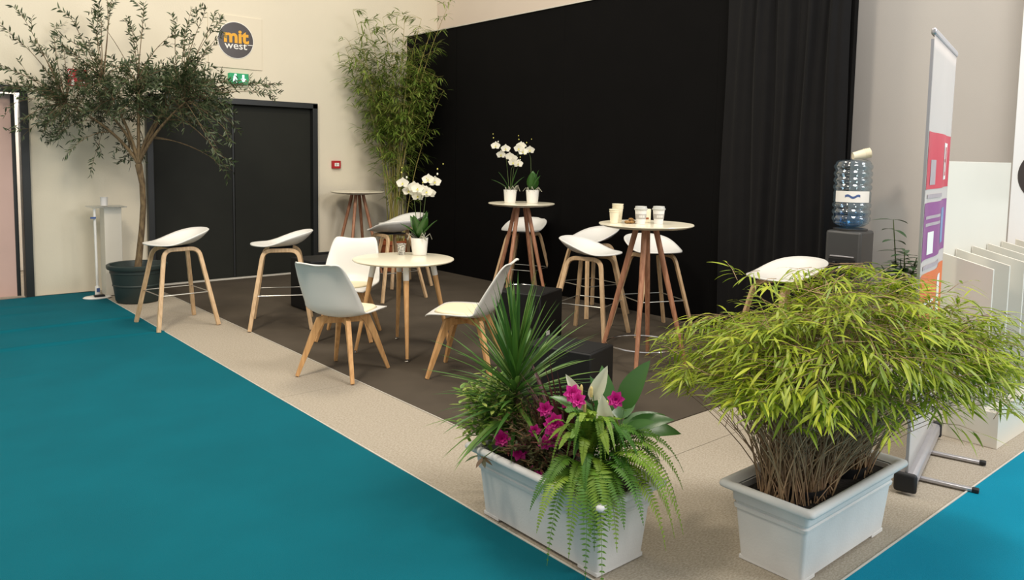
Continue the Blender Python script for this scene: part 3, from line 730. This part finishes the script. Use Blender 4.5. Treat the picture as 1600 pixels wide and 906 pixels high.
cu_.build('canes', m_culm, bb, kind='stuff'); tg.build('twigs', m_culm, bb, angle=0, kind='stuff'); lf_.build('foliage', m_bamb, bb, smooth=False, kind='stuff')

# ================================================================ PLANTERS
def planter(name, label, loc, rz):
    t = thing(name, label, 'planter', loc, rz)
    def ring(mb, hx, hy, z, r=.018):
        vs = []
        for cx_, cy_, a0 in ((hx-r, hy-r, 0), (-hx+r, hy-r, 90), (-hx+r, -hy+r, 180), (hx-r, -hy+r, 270)):
            for k in range(5):
                a = radians(a0+k*22.5); vs.append((cx_+r*cos(a), cy_+r*sin(a), z))
        return vs
    def loft(rows, cap=False):
        mb = MB(); vs = []; fs = []
        for (hx, hy, z) in rows: vs += ring(mb, hx, hy, z)
        for i in range(len(rows)-1):
            for k in range(20): k2 = (k+1) % 20; fs.append((i*20+k, i*20+k2, (i+1)*20+k2, (i+1)*20+k))
        if cap: fs.append(tuple(range(19, -1, -1)))
        return mb.add(vs, fs)
    loft([(.335, .130, .012), (.352, .147, .205), (.358, .153, .209), (.360, .155, .222), (.354, .149, .226), (.357, .152, .236), (.362, .157, .240), (.366, .161, .290), (.345, .142, .292), (.325, .125, .06)], True).build('tub', m_planter, t, angle=35)
    loft([(.364, .159, .288), (.392, .186, .286), (.400, .194, .291), (.403, .197, .300), (.399, .193, .311), (.388, .183, .316), (.372, .168, .314), (.362, .158, .304), (.352, .148, .296)]).build('rim', m_planter, t, angle=60)
    for sx in (-1, 1):
        MB().box((sx*.285, 0, .008), (.10, .262, .016)).build('foot', m_planter, t, bevel=.002)
    MB().box((0, 0, .262), (.68, .27, .02)).build('soil', m_soil, t, smooth=False)
    return t
PA = planter('planter', 'white plastic planter with mixed flowering plants, the left one', (2.172, 2.19, .006-.002), radians(90))
PB = planter('planter', 'white plastic planter holding the bushy bamboo, at the lower right', (2.925, 1.478, .002), 0)
SZ = .275
# bushy bamboo, two clumps in nursery pots
bu = thing('bushy_bamboo', 'dense yellow-green bushy bamboo on many thin brown canes in the right planter', 'plant', (2.925, 1.478, SZ))
for sx in (-.17, .17):
    MB().lathe([(.11, .0), (.125, .045), (.120, .045), (.115, .02)], 28, (sx, 0, 0), cap=False).build('nursery_pot', m_rubber, bu)
rnd = random.Random(21); U = rnd.uniform; G = rnd.gauss
cn = MB(); fol = []; tws = MB()
def canopy_target():
    # points through a broad flattened dome, denser on its outside
    while True:
        x, y, z = U(-1, 1), U(-1, 1), U(-.45, 1)
        r = sqrt(x*x+y*y+z*z)
        if .35 < r < 1 and U(0, 1) < r**1.2: break
    aa = atan2(y, x); lump = 1+.10*sin(aa*3+1.1)+.08*sin(aa*5+.4+z*2); x *= lump; y *= lump
    q = z*(.27+.05*sin(x*5+1)+.04*sin(y*7+x*3))+.53-.13*max(0, sqrt(x*x+y*y)-.6)+.04*x
    p = E_*(x*.70+.05+.10*max(0, x))+G_*(y*.46)+Vector((0, 0, q))
    return p
for k in range(720):
    tgt = canopy_target(); left = k % 3 != 0
    a = U(0, 6.28); r = sqrt(U(0, 1)); b = Vector(((-.155+r*cos(a)*.185) if left else (.19+r*cos(a)*.135), r*sin(a)*.125, .0))
    out = Vector((b.x*1.35-(.05 if left else -.03), b.y*2.2, 0))
    tp = out.lerp(tgt, .45 if k % 2 else .8); tp.z = U(.30, .46) if k % 2 else max(tgt.z-.06, .34)
    mid = Vector((b.x*.8+tp.x*.2, b.y*.8+tp.y*.2, tp.z*.55)); pts = bez(b, mid, tp, 6)
    r0 = U(.0019, .0034); cn.tube(pts, [r0, r0, r0*.9, r0*.8, r0*.65, r0*.5, r0*.35], 4)
    for _ in range(2): # dry sheaths and side shoots
        q = pts[rnd.randint(1, 5)]; cn.tube([q, q+Vector((U(-.035, .035), U(-.035, .035), U(.05, .13)))], [.0016, .0006], 3)
for k in range(1160):
    c = canopy_target() if k < 1090 else canopy_target()*1.0+Vector((0, 0, 0))
    if k >= 1090:   # stray sprays reaching out of the mass
        a_ = U(0, 6.28); c = E_*(cos(a_)*U(.66, .76)+.09)+G_*(sin(a_)*U(.40, .50))+Vector((0, 0, U(.32, .52))) if k < 1135 else E_*U(-.5, .5)+G_*U(-.2, .3)+Vector((0, 0, U(.77, .84)))
    c = Vector(c); out = Vector((c.x, c.y*1.2, (c.z-.35)*.7)); out.normalize()
    az = atan2(out.y, out.x)+U(-.9, .9); el = U(-.5, .35) if c.z < .6 else U(-.25, .6)
    dd = Vector((cos(az)*cos(el), sin(az)*cos(el), sin(el))); L = U(.10, .20)
    tws.tube([c-dd*L, c-dd*L*.5+Vector((0, 0, .01)), c], [.0016, .0012, .0008], 3)
    n = rnd.randint(6, 9)
    for j in range(n):
        s = 1-j/n*.95; b = c-dd*L*(1-s); sd = 1 if j % 2 else -1; side = dd.cross(Vector((0, 0, 1)))
        side = side.normalized() if side.length > .01 else Vector((1, 0, 0))
        ld = (dd*U(.5, .9)+side*sd*U(.35, .9)+Vector((0, 0, U(-.35, .2)))) if j else dd
        fol.append((b, ld.normalized(), Vector((U(-.5, .5), U(-.5, .5), 1)), U(.055, .115), U(.007, .0115), U(.3, 1.0)))
cn.build('canes', m_cane, bu, kind='stuff'); tws.build('twigs', m_cane, bu, angle=0, kind='stuff')
# the 300 leaves that show largest are single pieces sharing a few meshes, the rest one piece
camdir = Vector((-2.925, -1.478, 1.27)).normalized()
fol.sort(key=lambda f: -(f[0].dot(camdir)+f[3]*2.0))
leafm = []
for k in range(6):
    q = MB().leaf((0, 0, 0), (1, 0, 0), (0, 0, 1), 1.0, .105, droop=.25+.13*k, n=6, wide=True, fold=.25)
    me = bpy.data.meshes.new('leaf'); me.from_pydata(q.v, [], q.f); me.materials.append(m_busho); me.polygons.foreach_set('use_smooth', [True]*len(q.f)); leafm.append(me)
for i, (b, d, nr, L, W, dr) in enumerate(fol[:300]):
    o = bpy.data.objects.new('leaf', leafm[i % 6]); COL.objects.link(o); o.parent = bu
    y = nr.cross(d).normalized(); z = d.cross(y); L *= 1.08
    m_ = frame(d*L, y*L, z*L, b); o.matrix_local = m_
fm = MB()
for (b, d, nr, L, W, dr) in fol[300:]: fm.leaf(b, d, nr, L, W, droop=dr, n=4)
fm.build('foliage', m_bush, bu, smooth=False, kind='stuff')

# dracaena
rnd = random.Random(31); U = rnd.uniform
dr = thing('dracaena', 'spiky green dracaena with long narrow leaves at the back of the left planter', 'plant', (2.215, 2.515, SZ))
MB().tube([(0, 0, -.01), (.01, .01, .16), (.0, .015, .34)], [.016, .014, .016], 10).build('stem', m_bark, dr)
for k in range(170):
    hgt = k/170; az = k*2.39996+U(-.2, .2); el = radians(-10+94*hgt**.9+U(-8, 8)); L = U(.33, .46)*(1 if el < 1.2 else 1.0)
    d = Vector((cos(az)*cos(el), sin(az)*cos(el), sin(el)))
    MB().leaf((0, .012, .12+.23*hgt), d, (-cos(az)*sin(el), -sin(az)*sin(el), cos(el)+.01), L, U(.017, .026), droop=U(.25, .8)*(1.1-hgt*.7), n=7, wide=True, fold=.35, shape=.7).build('leaf', m_drac, dr, angle=0)
# cordyline
cr_ = thing('cordyline', 'dark burgundy sword-leaved cordyline in the middle of the left planter', 'plant', (2.27, 2.235, SZ))
for k in range(26):
    az = radians(139)+U(-1.0, 1.0) if k < 15 else U(0, 6.28); el = radians(U(48, 84)); d = Vector((cos(az)*cos(el), sin(az)*cos(el), sin(el)))
    MB().leaf((U(-.02, .02), U(-.02, .02), 0), d, (-cos(az), -sin(az), .4), U(.30, .50), U(.020, .030), droop=U(.02, .25), n=6, wide=True, fold=.4, shape=.7).build('leaf', m_cord, cr_, angle=0)
# variegated shrub
sb = thing('variegated_shrub', 'small light green leafy shrub spilling over the left end of the left planter', 'plant', (2.15, 2.50, SZ))
tm, lm = MB(), MB()
for k in range(130):
    az = U(0, 6.28); r = U(.03, .20); tip = Vector((cos(az)*r*.8+.02, sin(az)*r+.13, U(.06, .30) if r < .14 else U(.0, .24)))
    tip.x = max(-.16, tip.x); pts = bez((U(-.03, .03), U(-.03, .03), 0), (tip.x*.4, tip.y*.4, tip.z*.7+.05), tip, 5); path_mb(tm, pts, .002, .001, 4)
    dd = (pts[-1]-pts[-3]).normalized()
    for j in range(9):
        b = pts[-1]-dd*j*.012; a2 = j*2.4; sd = Vector((cos(a2), sin(a2), U(-.3, .5)))
        lm.leaf(b, dd*.5+sd, (0, 0, 1), U(.036, .066), U(.013, .020), droop=.3, n=3)
tm.build('twigs', m_stem, sb, angle=0, kind='stuff'); lm.build('foliage', m_varg, sb, smooth=False, kind='stuff')
# brown heather behind the azalea
hb = thing('brown_heather', 'brown feathery heather between the azalea and the dracaena', 'plant', (2.21, 2.33, SZ))
hm = MB()
for k in range(150):
    az = U(0, 6.28); r = U(0, .15); b = Vector((cos(az)*r*.4, sin(az)*r*.4, 0)); tip = Vector((cos(az)*r*.75-.02, sin(az)*r, U(.12, .27))); hm.tube([b, tip], [.0016, .0008], 3)
    for j in range(12):
        q = b.lerp(tip, .4+.6*j/12); hm.leaf(q, (U(-1, 1), U(-1, 1), U(.2, 1)), (0, 0, 1), .014, .004, droop=0, n=2)
hm.build('sprigs', m_heather, hb, smooth=False, kind='stuff')
# azalea
az_ = thing('azalea', 'azalea with magenta flowers at the front of the left planter', 'plant', (2.13, 2.25, SZ))
tm, lm = MB(), MB()
for k in range(120):
    a = U(0, 6.28); r = U(.02, .17); tip = Vector((cos(a)*r*.75-.03, sin(a)*r*1.35+.02, U(.01, .19))); pts = bez((0, 0, 0), (tip.x*.4, tip.y*.5, tip.z*.8+.03), tip, 5); path_mb(tm, pts, .0022, .001, 4)
    dd = (pts[-1]-pts[-3]).normalized()
    for j in range(8):
        a2 = j*2.4+k; lm.leaf(pts[-1]-dd*j*.008, dd*.4+Vector((cos(a2), sin(a2), U(-.1, .5))), (0, 0, 1), U(.026, .045), U(.009, .014), droop=.25, n=3)
tm.build('twigs', m_bark, az_, angle=0, kind='stuff')
for k in range(8):   # the sprig reaching out over the rim
    a = radians(200+k*45); lm.leaf((-.215, .13+.005*k, .055), (cos(a), sin(a), -.2), (0, 0, 1), .06, .02, droop=.4, n=4)
tm2 = MB(); tm2.tube([(-.05, .10, .06), (-.14, .12, .085), (-.215, .13, .055)], [.003, .0025, .002], 5); tm2.build('sprig_stem', m_stem, az_)
lm.build('foliage', m_azl, az_, smooth=False, kind='stuff')
for (fx, fy, fz, s) in ((-.07, .18, .088, 1.15), (-.07, .07, .065, 1.15), (-.085, -.03, .0, 1.1), (-.09, -.07, .01, .8), (-.07, -.085, .15, .9), (-.06, -.12, .17, 1.0), (-.06, -.07, .28, 1.0), (-.07, -.13, .225, 1.25), (-.08, -.15, .25, 1.2), (.0, -.16, .355, 1.1), (.0, -.19, .335, 1.0), (.03, -.36, .375, 1.0), (.02, -.11, .30, .8), (-.05, -.0, .17, .8)):
    c = Vector((fx, fy, fz)); f_ = Vector((-.65+U(-.3, .3), -.6+U(-.3, .3), .35)).normalized(); x = f_.orthogonal().normalized(); y = f_.cross(x); fb = MB()
    for ringn, (nn, el, L) in enumerate(((7, .25, .036), (6, .8, .030), (5, 1.5, .022))):
        for j in range(nn):
            a = 2*pi*j/nn+ringn*.5+U(-.15, .15); dd = x*cos(a)+y*sin(a)+f_*el
            fb.leaf(c, dd, f_, L*s, L*.72*s, droop=.2, n=4, wide=True, fold=.3)
    fb.tube([c, c-f_*.03-Vector((0, 0, .03))], [.002, .0015], 4, mi=1)
    fb.build('flower', [m_pink, m_stem], az_, angle=0)
# peace lily
pl_ = thing('peace_lily', 'peace lily with white spathes and broad dark leaves at the right of the left planter', 'plant', (2.25, 1.99, SZ))
for (az, el, L, W, st) in ((-42, 62, .22, .115, .30), (-20, 30, .20, .10, .20), (139, 40, .20, .07, .26), (120, 70, .19, .07, .24), (-60, 35, .20, .09, .22), (60, 60, .2, .08, .26), (180, 25, .19, .075, .2), (-90, 45, .2, .08, .2), (20, 35, .2, .09, .24), (100, 40, .2, .08, .22), (-35, 10, .22, .09, .22), (-130, 50, .18, .07, .16)):
    a = radians(az); e = radians(el); d = Vector((cos(a)*cos(e), sin(a)*cos(e), sin(e))); up2 = Vector((d.x*.35, d.y*.35, 1)).normalized()
    tip = up2*st; l = MB()
    l.tube([(0, 0, 0), tip*.5+Vector((0, 0, .01)), tip], [.004, .003, .0025], 6)
    l.leaf(tip, d*.6+Vector((0, 0, .25)) if el > 55 else d, (-cos(a)*.8-.5, -sin(a)*.8-.55, .8), L, W, droop=.5, n=9, wide=True, fold=.22, shape=.85)
    l.build('leaf', m_lily, pl_, angle=0)
for (p, tipd, L, W) in (((-.06, .055, .330), (.35, -.30, 1), .155, .060), ((-.075, .095, .330), (-.55, .40, 1), .12, .042), ((-.10, -.065, .245), (-.15, .05, 1), .155, .068), ((-.05, -.02, .29), (-.4, .3, .9), .08, .026), ((-.08, .07, .27), (-.3, .3, 1), .09, .03)):
    p = Vector(p); s = MB().tube([(0, 0, 0), (p.x*.5, p.y*.5, p.z*.6), p], [.0035, .003, .0028], 6).build('flower_stem', m_stem, pl_)
    MB().leaf(p-Vector((0, 0, .005)), tipd, (-.65, -.70, .25), L, W, droop=-.1, n=8, wide=True, fold=.5, shape=.85).build('spathe', m_spathe, s, angle=0)
    c = p+Vector((-.012, -.012, .012)); MB().lathe([(0, 0), (.006, .004), (.0065, .035), (.003, .045), (0, .047)], 10, c).build('spadix', m_spadix, s)
# boston fern
fn = thing('boston_fern', 'bright green fern with long fronds drooping over the front of the left planter', 'plant', (2.12, 1.985, SZ))
def frond(az, reach, rise, drop, W=.05, seed=0, twist=0.0):
    rr = random.Random(seed); a = radians(az); h = Vector((cos(a), sin(a), 0)); mb = MB()
    P0 = Vector((0, 0, 0)); P1 = h*reach*.35+Vector((0, 0, rise*1.5)); P2 = h*reach*.85+Vector((0, 0, rise*.9)); P3 = h*reach+Vector((0, 0, -drop))
    N_ = 44; pts = []
    for i in range(N_+1):
        t = i/N_; q = P0*(1-t)**3+P1*3*t*(1-t)**2+P2*3*t*t*(1-t)+P3*t**3; pts.append(q)
    mb.tube(pts[::4], [.0018]*4+[.0014]*4+[.001]*4 if len(pts[::4]) == 12 else .0014, 4)
    side = Vector((-sin(a), cos(a), twist)).normalized()
    for i in range(4, N_):
        t = i/N_; dirr = (pts[i+1]-pts[i-1]).normalized(); nrm = side.cross(dirr)
        wl = W*(min(1, (t-.06)/.16))*(1-max(0, (t-.45)/.56)**1.5)
        for s in (-1, 1):
            dd = side*s+dirr*.28+nrm*rr.uniform(-.18, .05)
            mb.leaf(pts[i], dd, nrm, wl*1.0*rr.uniform(.88, 1.08), .0145*(.55+.45*(1-t)), droop=.12, n=3, shape=.5)
    mb.build('frond', m_fern, fn, smooth=False)
# long fronds that hang in front, then the upright crown and the side ones
FR = [(-137, .29, .14, .20, .056), (-124, .27, .15, .26, .060), (-150, .27, .13, .14, .050), (-168, .27, .14, .19, .052), (-172, .31, .12, .06, .045), (172, .27, .12, .02, .04), (-112, .26, .15, .12, .058), (-130, .24, .13, .12, .055),
      (-95, .30, .18, .02, .055), (-82, .36, .22, -.02, .055), (-70, .38, .20, .08, .055), (-60, .36, .24, -.06, .05), (-50, .36, .26, -.10, .05), (-76, .33, .14, .14, .055), (-64, .34, .16, .12, .055),
      (-145, .16, .24, -.16, .045), (-110, .16, .27, -.20, .045), (160, .17, .26, -.22, .045), (-170, .20, .26, -.22, .045), (140, .20, .28, -.20, .04), (-60, .25, .28, -.14, .05), (-30, .30, .26, -.06, .05), (0, .2, .22, -.1, .045), (-80, .22, .28, -.18, .045),
      (-130, .10, .32, -.34, .04), (170, .12, .32, -.34, .04), (-45, .14, .34, -.32, .045), (-15, .34, .22, .0, .05), (-55, .34, .22, .02, .05), (-155, .22, .16, .02, .045), (-120, .20, .18, -.02, .05), (-90, .24, .2, -.04, .05), (-140, .2, .2, -.06, .045), (180, .24, .17, -.02, .045)]
FR += [(-118, .25, .15, .04, .060), (-126, .26, .16, .08, .062), (-134, .25, .14, .06, .060), (-140, .23, .16, .02, .055), (-106, .26, .15, .04, .058)]
for i in range(20):
    FR.append((R(-200, 0), R(.10, .22), R(.22, .34), R(-.34, -.10), R(.026, .034)))
for i, (az, re, ri, dp, W) in enumerate(FR):
    frond(az, re, ri, dp, W*(.62 if re < .235 else 1), 100+i, R(-.35, .35))

# ================================================================ RIGHT SIDE
wc = thing('water_cooler', 'charcoal water cooler cabinet at the right end of the black drape', 'cooler', (5.84, 2.785, 0), radians(4))
MB().box((0, 0, .52), (.26, .27, 1.04)).build('cabinet', m_cool, wc, bevel=.02)
MB().box((-.1305, 0, .74), (.006, .20, .17)).build('recess', m_cool2, wc, smooth=False)
MB().box((-.135, 0, .845), (.012, .18, .010)).build('trim_bar', m_alu, wc, bevel=.002)
for yy in (-.05, .05): MB().box((-.142, yy, .79), (.03, .022, .03)).build('tap', m_cool2, wc, bevel=.003)
MB().box((-.145, 0, .765), (.02, .03, .012)).build('tap_plate', m_signw, wc, smooth=False)
MB().box((-.15, 0, .66), (.05, .18, .012)).build('drip_tray', m_cool2, wc, smooth=False)
MB().lathe([(.12, 1.035), (.125, 1.052), (.09, 1.058), (0, 1.056)], 32, cap=False).build('collar', m_cool, wc)
wb = thing('water_bottle', 'large ribbed blue clear water bottle standing upside down on the cooler', 'bottle', (5.84, 2.785, 1.058))
prof = [(.028, 0), (.05, .004), (.10, .018), (.13, .04)]
z = .045
for k in range(8):
    if k in (3,): prof += [(.134, z), (.134, z+.075)]; z += .085
    else: prof += [(.126, z), (.137, z+.014), (.139, z+.026), (.137, z+.038), (.127, z+.048)]; z += .052
prof += [(.128, z), (.115, z+.02), (.08, z+.03), (0, z+.03)]
MB().lathe(prof, 40, cap=False).build('bottle_shell', m_water, wb, angle=0)
MB().lathe([(0, .005), (.04, .008), (.118, .045), (.121, .115), (0, .116)], 32, cap=False).build('water', m_water2, wb)
MB().grid(lambda u, v: (.1375*cos(radians(150+u*115)), .1375*sin(radians(150+u*115)), .20+v*.085), 16, 3).build('label_wrap', m_signw, wb, label='white paper label with blue print')
MB().grid(lambda u, v: (.1385*cos(radians(185+u*45)), .1385*sin(radians(185+u*45)), .235+v*.018+.008*sin(u*9)), 16, 2).build('label_print', m_blue, wb)
cs = thing('cup_sleeve', 'stack of cream paper cups lying on top of the water bottle', 'cups', (5.87, 2.75, 1.058+z+.032+.036))
ax = Matrix.Rotation(radians(78), 3, 'Y') @ Matrix.Identity(3); ax = Matrix.Rotation(radians(-42), 3, 'Z') @ ax
for k in range(4): MB().lathe([(.026, 0), (.036, .085), (.039, .088), (.033, .084), (.024, .004), (0, .004)], 24, tuple(ax @ Vector((0, 0, -.06+k*.014))), axis=ax, cap=False).build('cup', m_cup, cs)
# roll-up banner
bn = thing('roll_up_banner', 'tall roll-up banner seen edge-on with red, purple and orange blocks', 'banner', (3.735, 1.45, .004), radians(14.0))
BW = .89
MB().box((BW/2, 0, .055), (BW+.02, .085, .075)).build('base_cassette', m_alu, bn, bevel=.018)
for x in (-.018, BW+.018): MB().box((x, 0, .055), (.028, .10, .095)).build('end_cap', m_rubber, bn, bevel=.02)
for x in (.20, .62):
    ft = MB().box((x, -.13, .012), (.028, .26, .016)).build('foot', m_alu, bn, bevel=.004)
    MB().box((x, -.27, .012), (.032, .03, .02)).build('foot_tip', m_rubber, ft, bevel=.004)
MB().tube([(BW/2, .045, .08), (BW/2, .04, 2.12)], .009, 10).build('support_pole', m_alu, bn)
def fab(u, v):
    x = u*BW; z = .09+v*2.05; y = -.006+.010*sin(u*9)*sin(v*pi)+.02*(u-.5)**2*0; return (x, y, z)
MB().grid(fab, 40, 30).build('banner_fabric', m_ban, bn, angle=0, solid=.0012)
MB().box((BW/2, -.002, 2.145), (BW+.01, .022, .032)).build('top_rail', m_alu, bn, bevel=.008)
MB().box((-.006, .0, 1.10), (.006, .012, 2.02)).build('fabric_edge', m_alu, bn, smooth=False)
def block(u0, u1, z0, z1, m, nm, eps=.0022, slope=0):
    def g(u, v):
        uu = u0+(u1-u0)*u; q = fab(uu, 0); zz = z0+(z1-z0)*v+slope*uu
        y = -.006+.010*sin(uu*9)*sin(min(1, max(0, (zz-.09)/2.05))*pi); return (q[0], y-eps, zz)
    return MB().grid(g, 24, 8).build(nm, m, bn, angle=0)
block(.02, .985, 1.43, 1.70, m_bred, 'red_block'); block(.02, .985, 1.09, 1.365, m_bpur, 'purple_block'); block(.02, .985, .66, 1.02, m_bora, 'orange_block')
for (u0, u1, z0, z1, m) in ((.62, .86, 1.47, 1.66, m_signw), (.20, .34, 1.45, 1.57, m_bgry), (.66, .90, 1.13, 1.32, m_bblu), (.24, .38, 1.11, 1.22, m_signw), (.15, .58, 1.25, 1.265, m_bgry), (.15, .58, 1.285, 1.30, m_bgry), (.15, .60, 1.385, 1.405, m_bgry), (.15, .70, 1.04, 1.06, m_bgry),
        (.64, .90, .72, .96, m_signw), (.70, .84, .70, .92, m_bgry), (.16, .48, .82, .835, m_signw), (.16, .48, .86, .875, m_signw)):
    block(u0, u1, z0, z1, m, 'print_field', .0036)
for (u0, u1, z0, z1) in ((.655, .675, 1.49, 1.64), (.675, .73, 1.56, 1.575), (.71, .73, 1.49, 1.575), (.76, .825, 1.62, 1.64), (.805, .825, 1.49, 1.64), (.76, .825, 1.49, 1.51), (.76, .78, 1.56, 1.64)):
    block(u0, u1, z0, z1, m_bred, 'print_mark', .0048)
# brochure rack
rk = thing('brochure_rack', 'white melamine brochure rack with upright dividers and a tall back panel', 'rack', (4.71, 1.37, .002))
LNG = 1.37
MB().box((LNG/2, .20, .10), (LNG, .40, .20)).build('base_box', m_mfc, rk, bevel=.002, smooth=False)
for yy in (.006,): MB().box((LNG/2, yy, .215), (LNG, .014, .03)).build('front_lip', m_mfc, rk, smooth=False)
for k in range(6):
    x = .009+.26*k; vs = []
    for xx in (x-.009, x+.009): vs += [(xx, .075, .20), (xx, .355, .20), (xx, .355, 1.055), (xx, .075, .985)]
    MB().add(vs, [(0, 1, 2, 3), (7, 6, 5, 4), (0, 4, 5, 1), (1, 5, 6, 2), (2, 6, 7, 3), (3, 7, 4, 0)]).build('divider', m_mfc, rk, bevel=.001, smooth=False)
MB().box((LNG/2-.11, .372, .785), (1.13, .018, 1.57)).build('back_panel', m_mfc, rk, bevel=.001, smooth=False)
cov = [m_mag1, m_mag2, m_mag3]
for bay in range(4):
    x0 = .018+.26*bay+.121
    for j, (zz, yy, hh) in enumerate(((.225, .10, .03), (.46, .17, .03), (.66, .24, .03))):
        tr = MB().box((x0, yy+.06, zz-.012), (.236, .15, .008)).build('shelf', m_clear, rk, smooth=False)
        bn_ = ('bay nearest the banner', 'second bay from the banner', 'third bay from the banner', 'fourth bay from the banner')[bay]; tn_ = ('bottom', 'middle', 'top')[j]
        t = thing('brochure_bundle', 'glossy blue and white brochures on the %s tier of the %s' % (tn_, bn_), 'brochures', (4.71+x0, 1.37+yy+.03, zz-.002), 0, 'brochures standing in the white rack')
        for q in range(3): MB().box((0, .012*q, .105+.012*q), (.15, .005, .21)).build('brochure', cov[(bay+j+q) % 3], t, smooth=False)
        MB().box((0, -.0034, .15), (.11, .0012, .06)).build('cover_print', cov[(bay+j+1) % 3], t, smooth=False)
        t.rotation_euler = (radians(-12), 0, 0)
# bright poster wall at the far right
ps = thing('poster', 'bright white poster panel with a round dark logo at the right edge', 'poster', (6.12, 1.80, 0))
MB().box((0, -.45, 1.6), (.03, .90, 3.2)).build('board', m_poster, ps, smooth=False)
ay = Matrix.Rotation(radians(-90), 3, 'Y')
MB().lathe([(0, 0), (.19, 0), (.19, .003), (0, .003)], 48, (-.0155, -.225, 1.49), axis=ay).build('logo_disc', m_disc, ps)
MB().box((-.020, -.20, 1.53), (.002, .10, .035)).box((-.020, -.16, 1.45), (.002, .03, .13)).build('logo_mark', m_signw, ps, smooth=False)
for zz, yy in ((1.12, -.20), (.86, -.06)): MB().box((-.0165, yy, zz), (.002, .08, .022)).build('red_bar', m_bred, ps, smooth=False)
for k in range(5): MB().box((-.0165, -.22-.02*(k % 2), 1.22-.07*k), (.002, .14, .010)).build('text_line', m_bgry, ps, smooth=False)
# red flowering plant behind the banner
rp = thing('red_flower_plant', 'dark green leafy plant with red bracts behind the roll-up banner', 'plant', (5.19, 2.10, .003))
MB().lathe([(0, 0), (.12, 0), (.15, .28), (.16, .28), (.16, .30), (.145, .30), (.14, .27), (0, .27)], 28, cap=False).build('pot', m_ceramic, rp)
rnd = random.Random(41); U = rnd.uniform
for k in range(9):
    az = U(0, 6.28); tip = Vector((cos(az)*U(.03, .14)-.03, sin(az)*U(.03, .14)+.03, U(.85, 1.17) if k else 1.19)); pts = bez((0, 0, .27), (tip.x*.5, tip.y*.5, .8), tip, 12)
    s = MB().tube(pts, [.007-.004*i/12 for i in range(13)], 6).build('stem', m_stem, rp)
    lm = MB()
    for j in range(5, 13):
        dr_ = (pts[j]-pts[j-1]).normalized()
        for sd in (0, 1):
            a = az+j*1.3+sd*pi+U(-.3, .3); lm.leaf(pts[j], Vector((cos(a), sin(a), U(-.05, .3))), (0, 0, 1), U(.09, .14), U(.036, .05), droop=U(.2, .6), n=4, wide=True, fold=.2)
    lm.build('leaves', m_gloss, s, angle=0)
for (x, y, z) in ((-.02, -.05, .72), (.06, -.12, .70), (-.09, .03, .70), (.02, -.1, .66)):
    fb = MB()
    for j in range(6): a = j*1.05; fb.leaf((x, y, z), (cos(a), sin(a), .25), (0, 0, 1), .05, .034, droop=.2, n=4, wide=True, fold=.2)
    fb.tube([(x, y, z), (x*.6, y*.6, .3)], [.003, .004], 5); fb.build('red_bract', m_redfl, rp, angle=0)
bpy.context.view_layer.update()
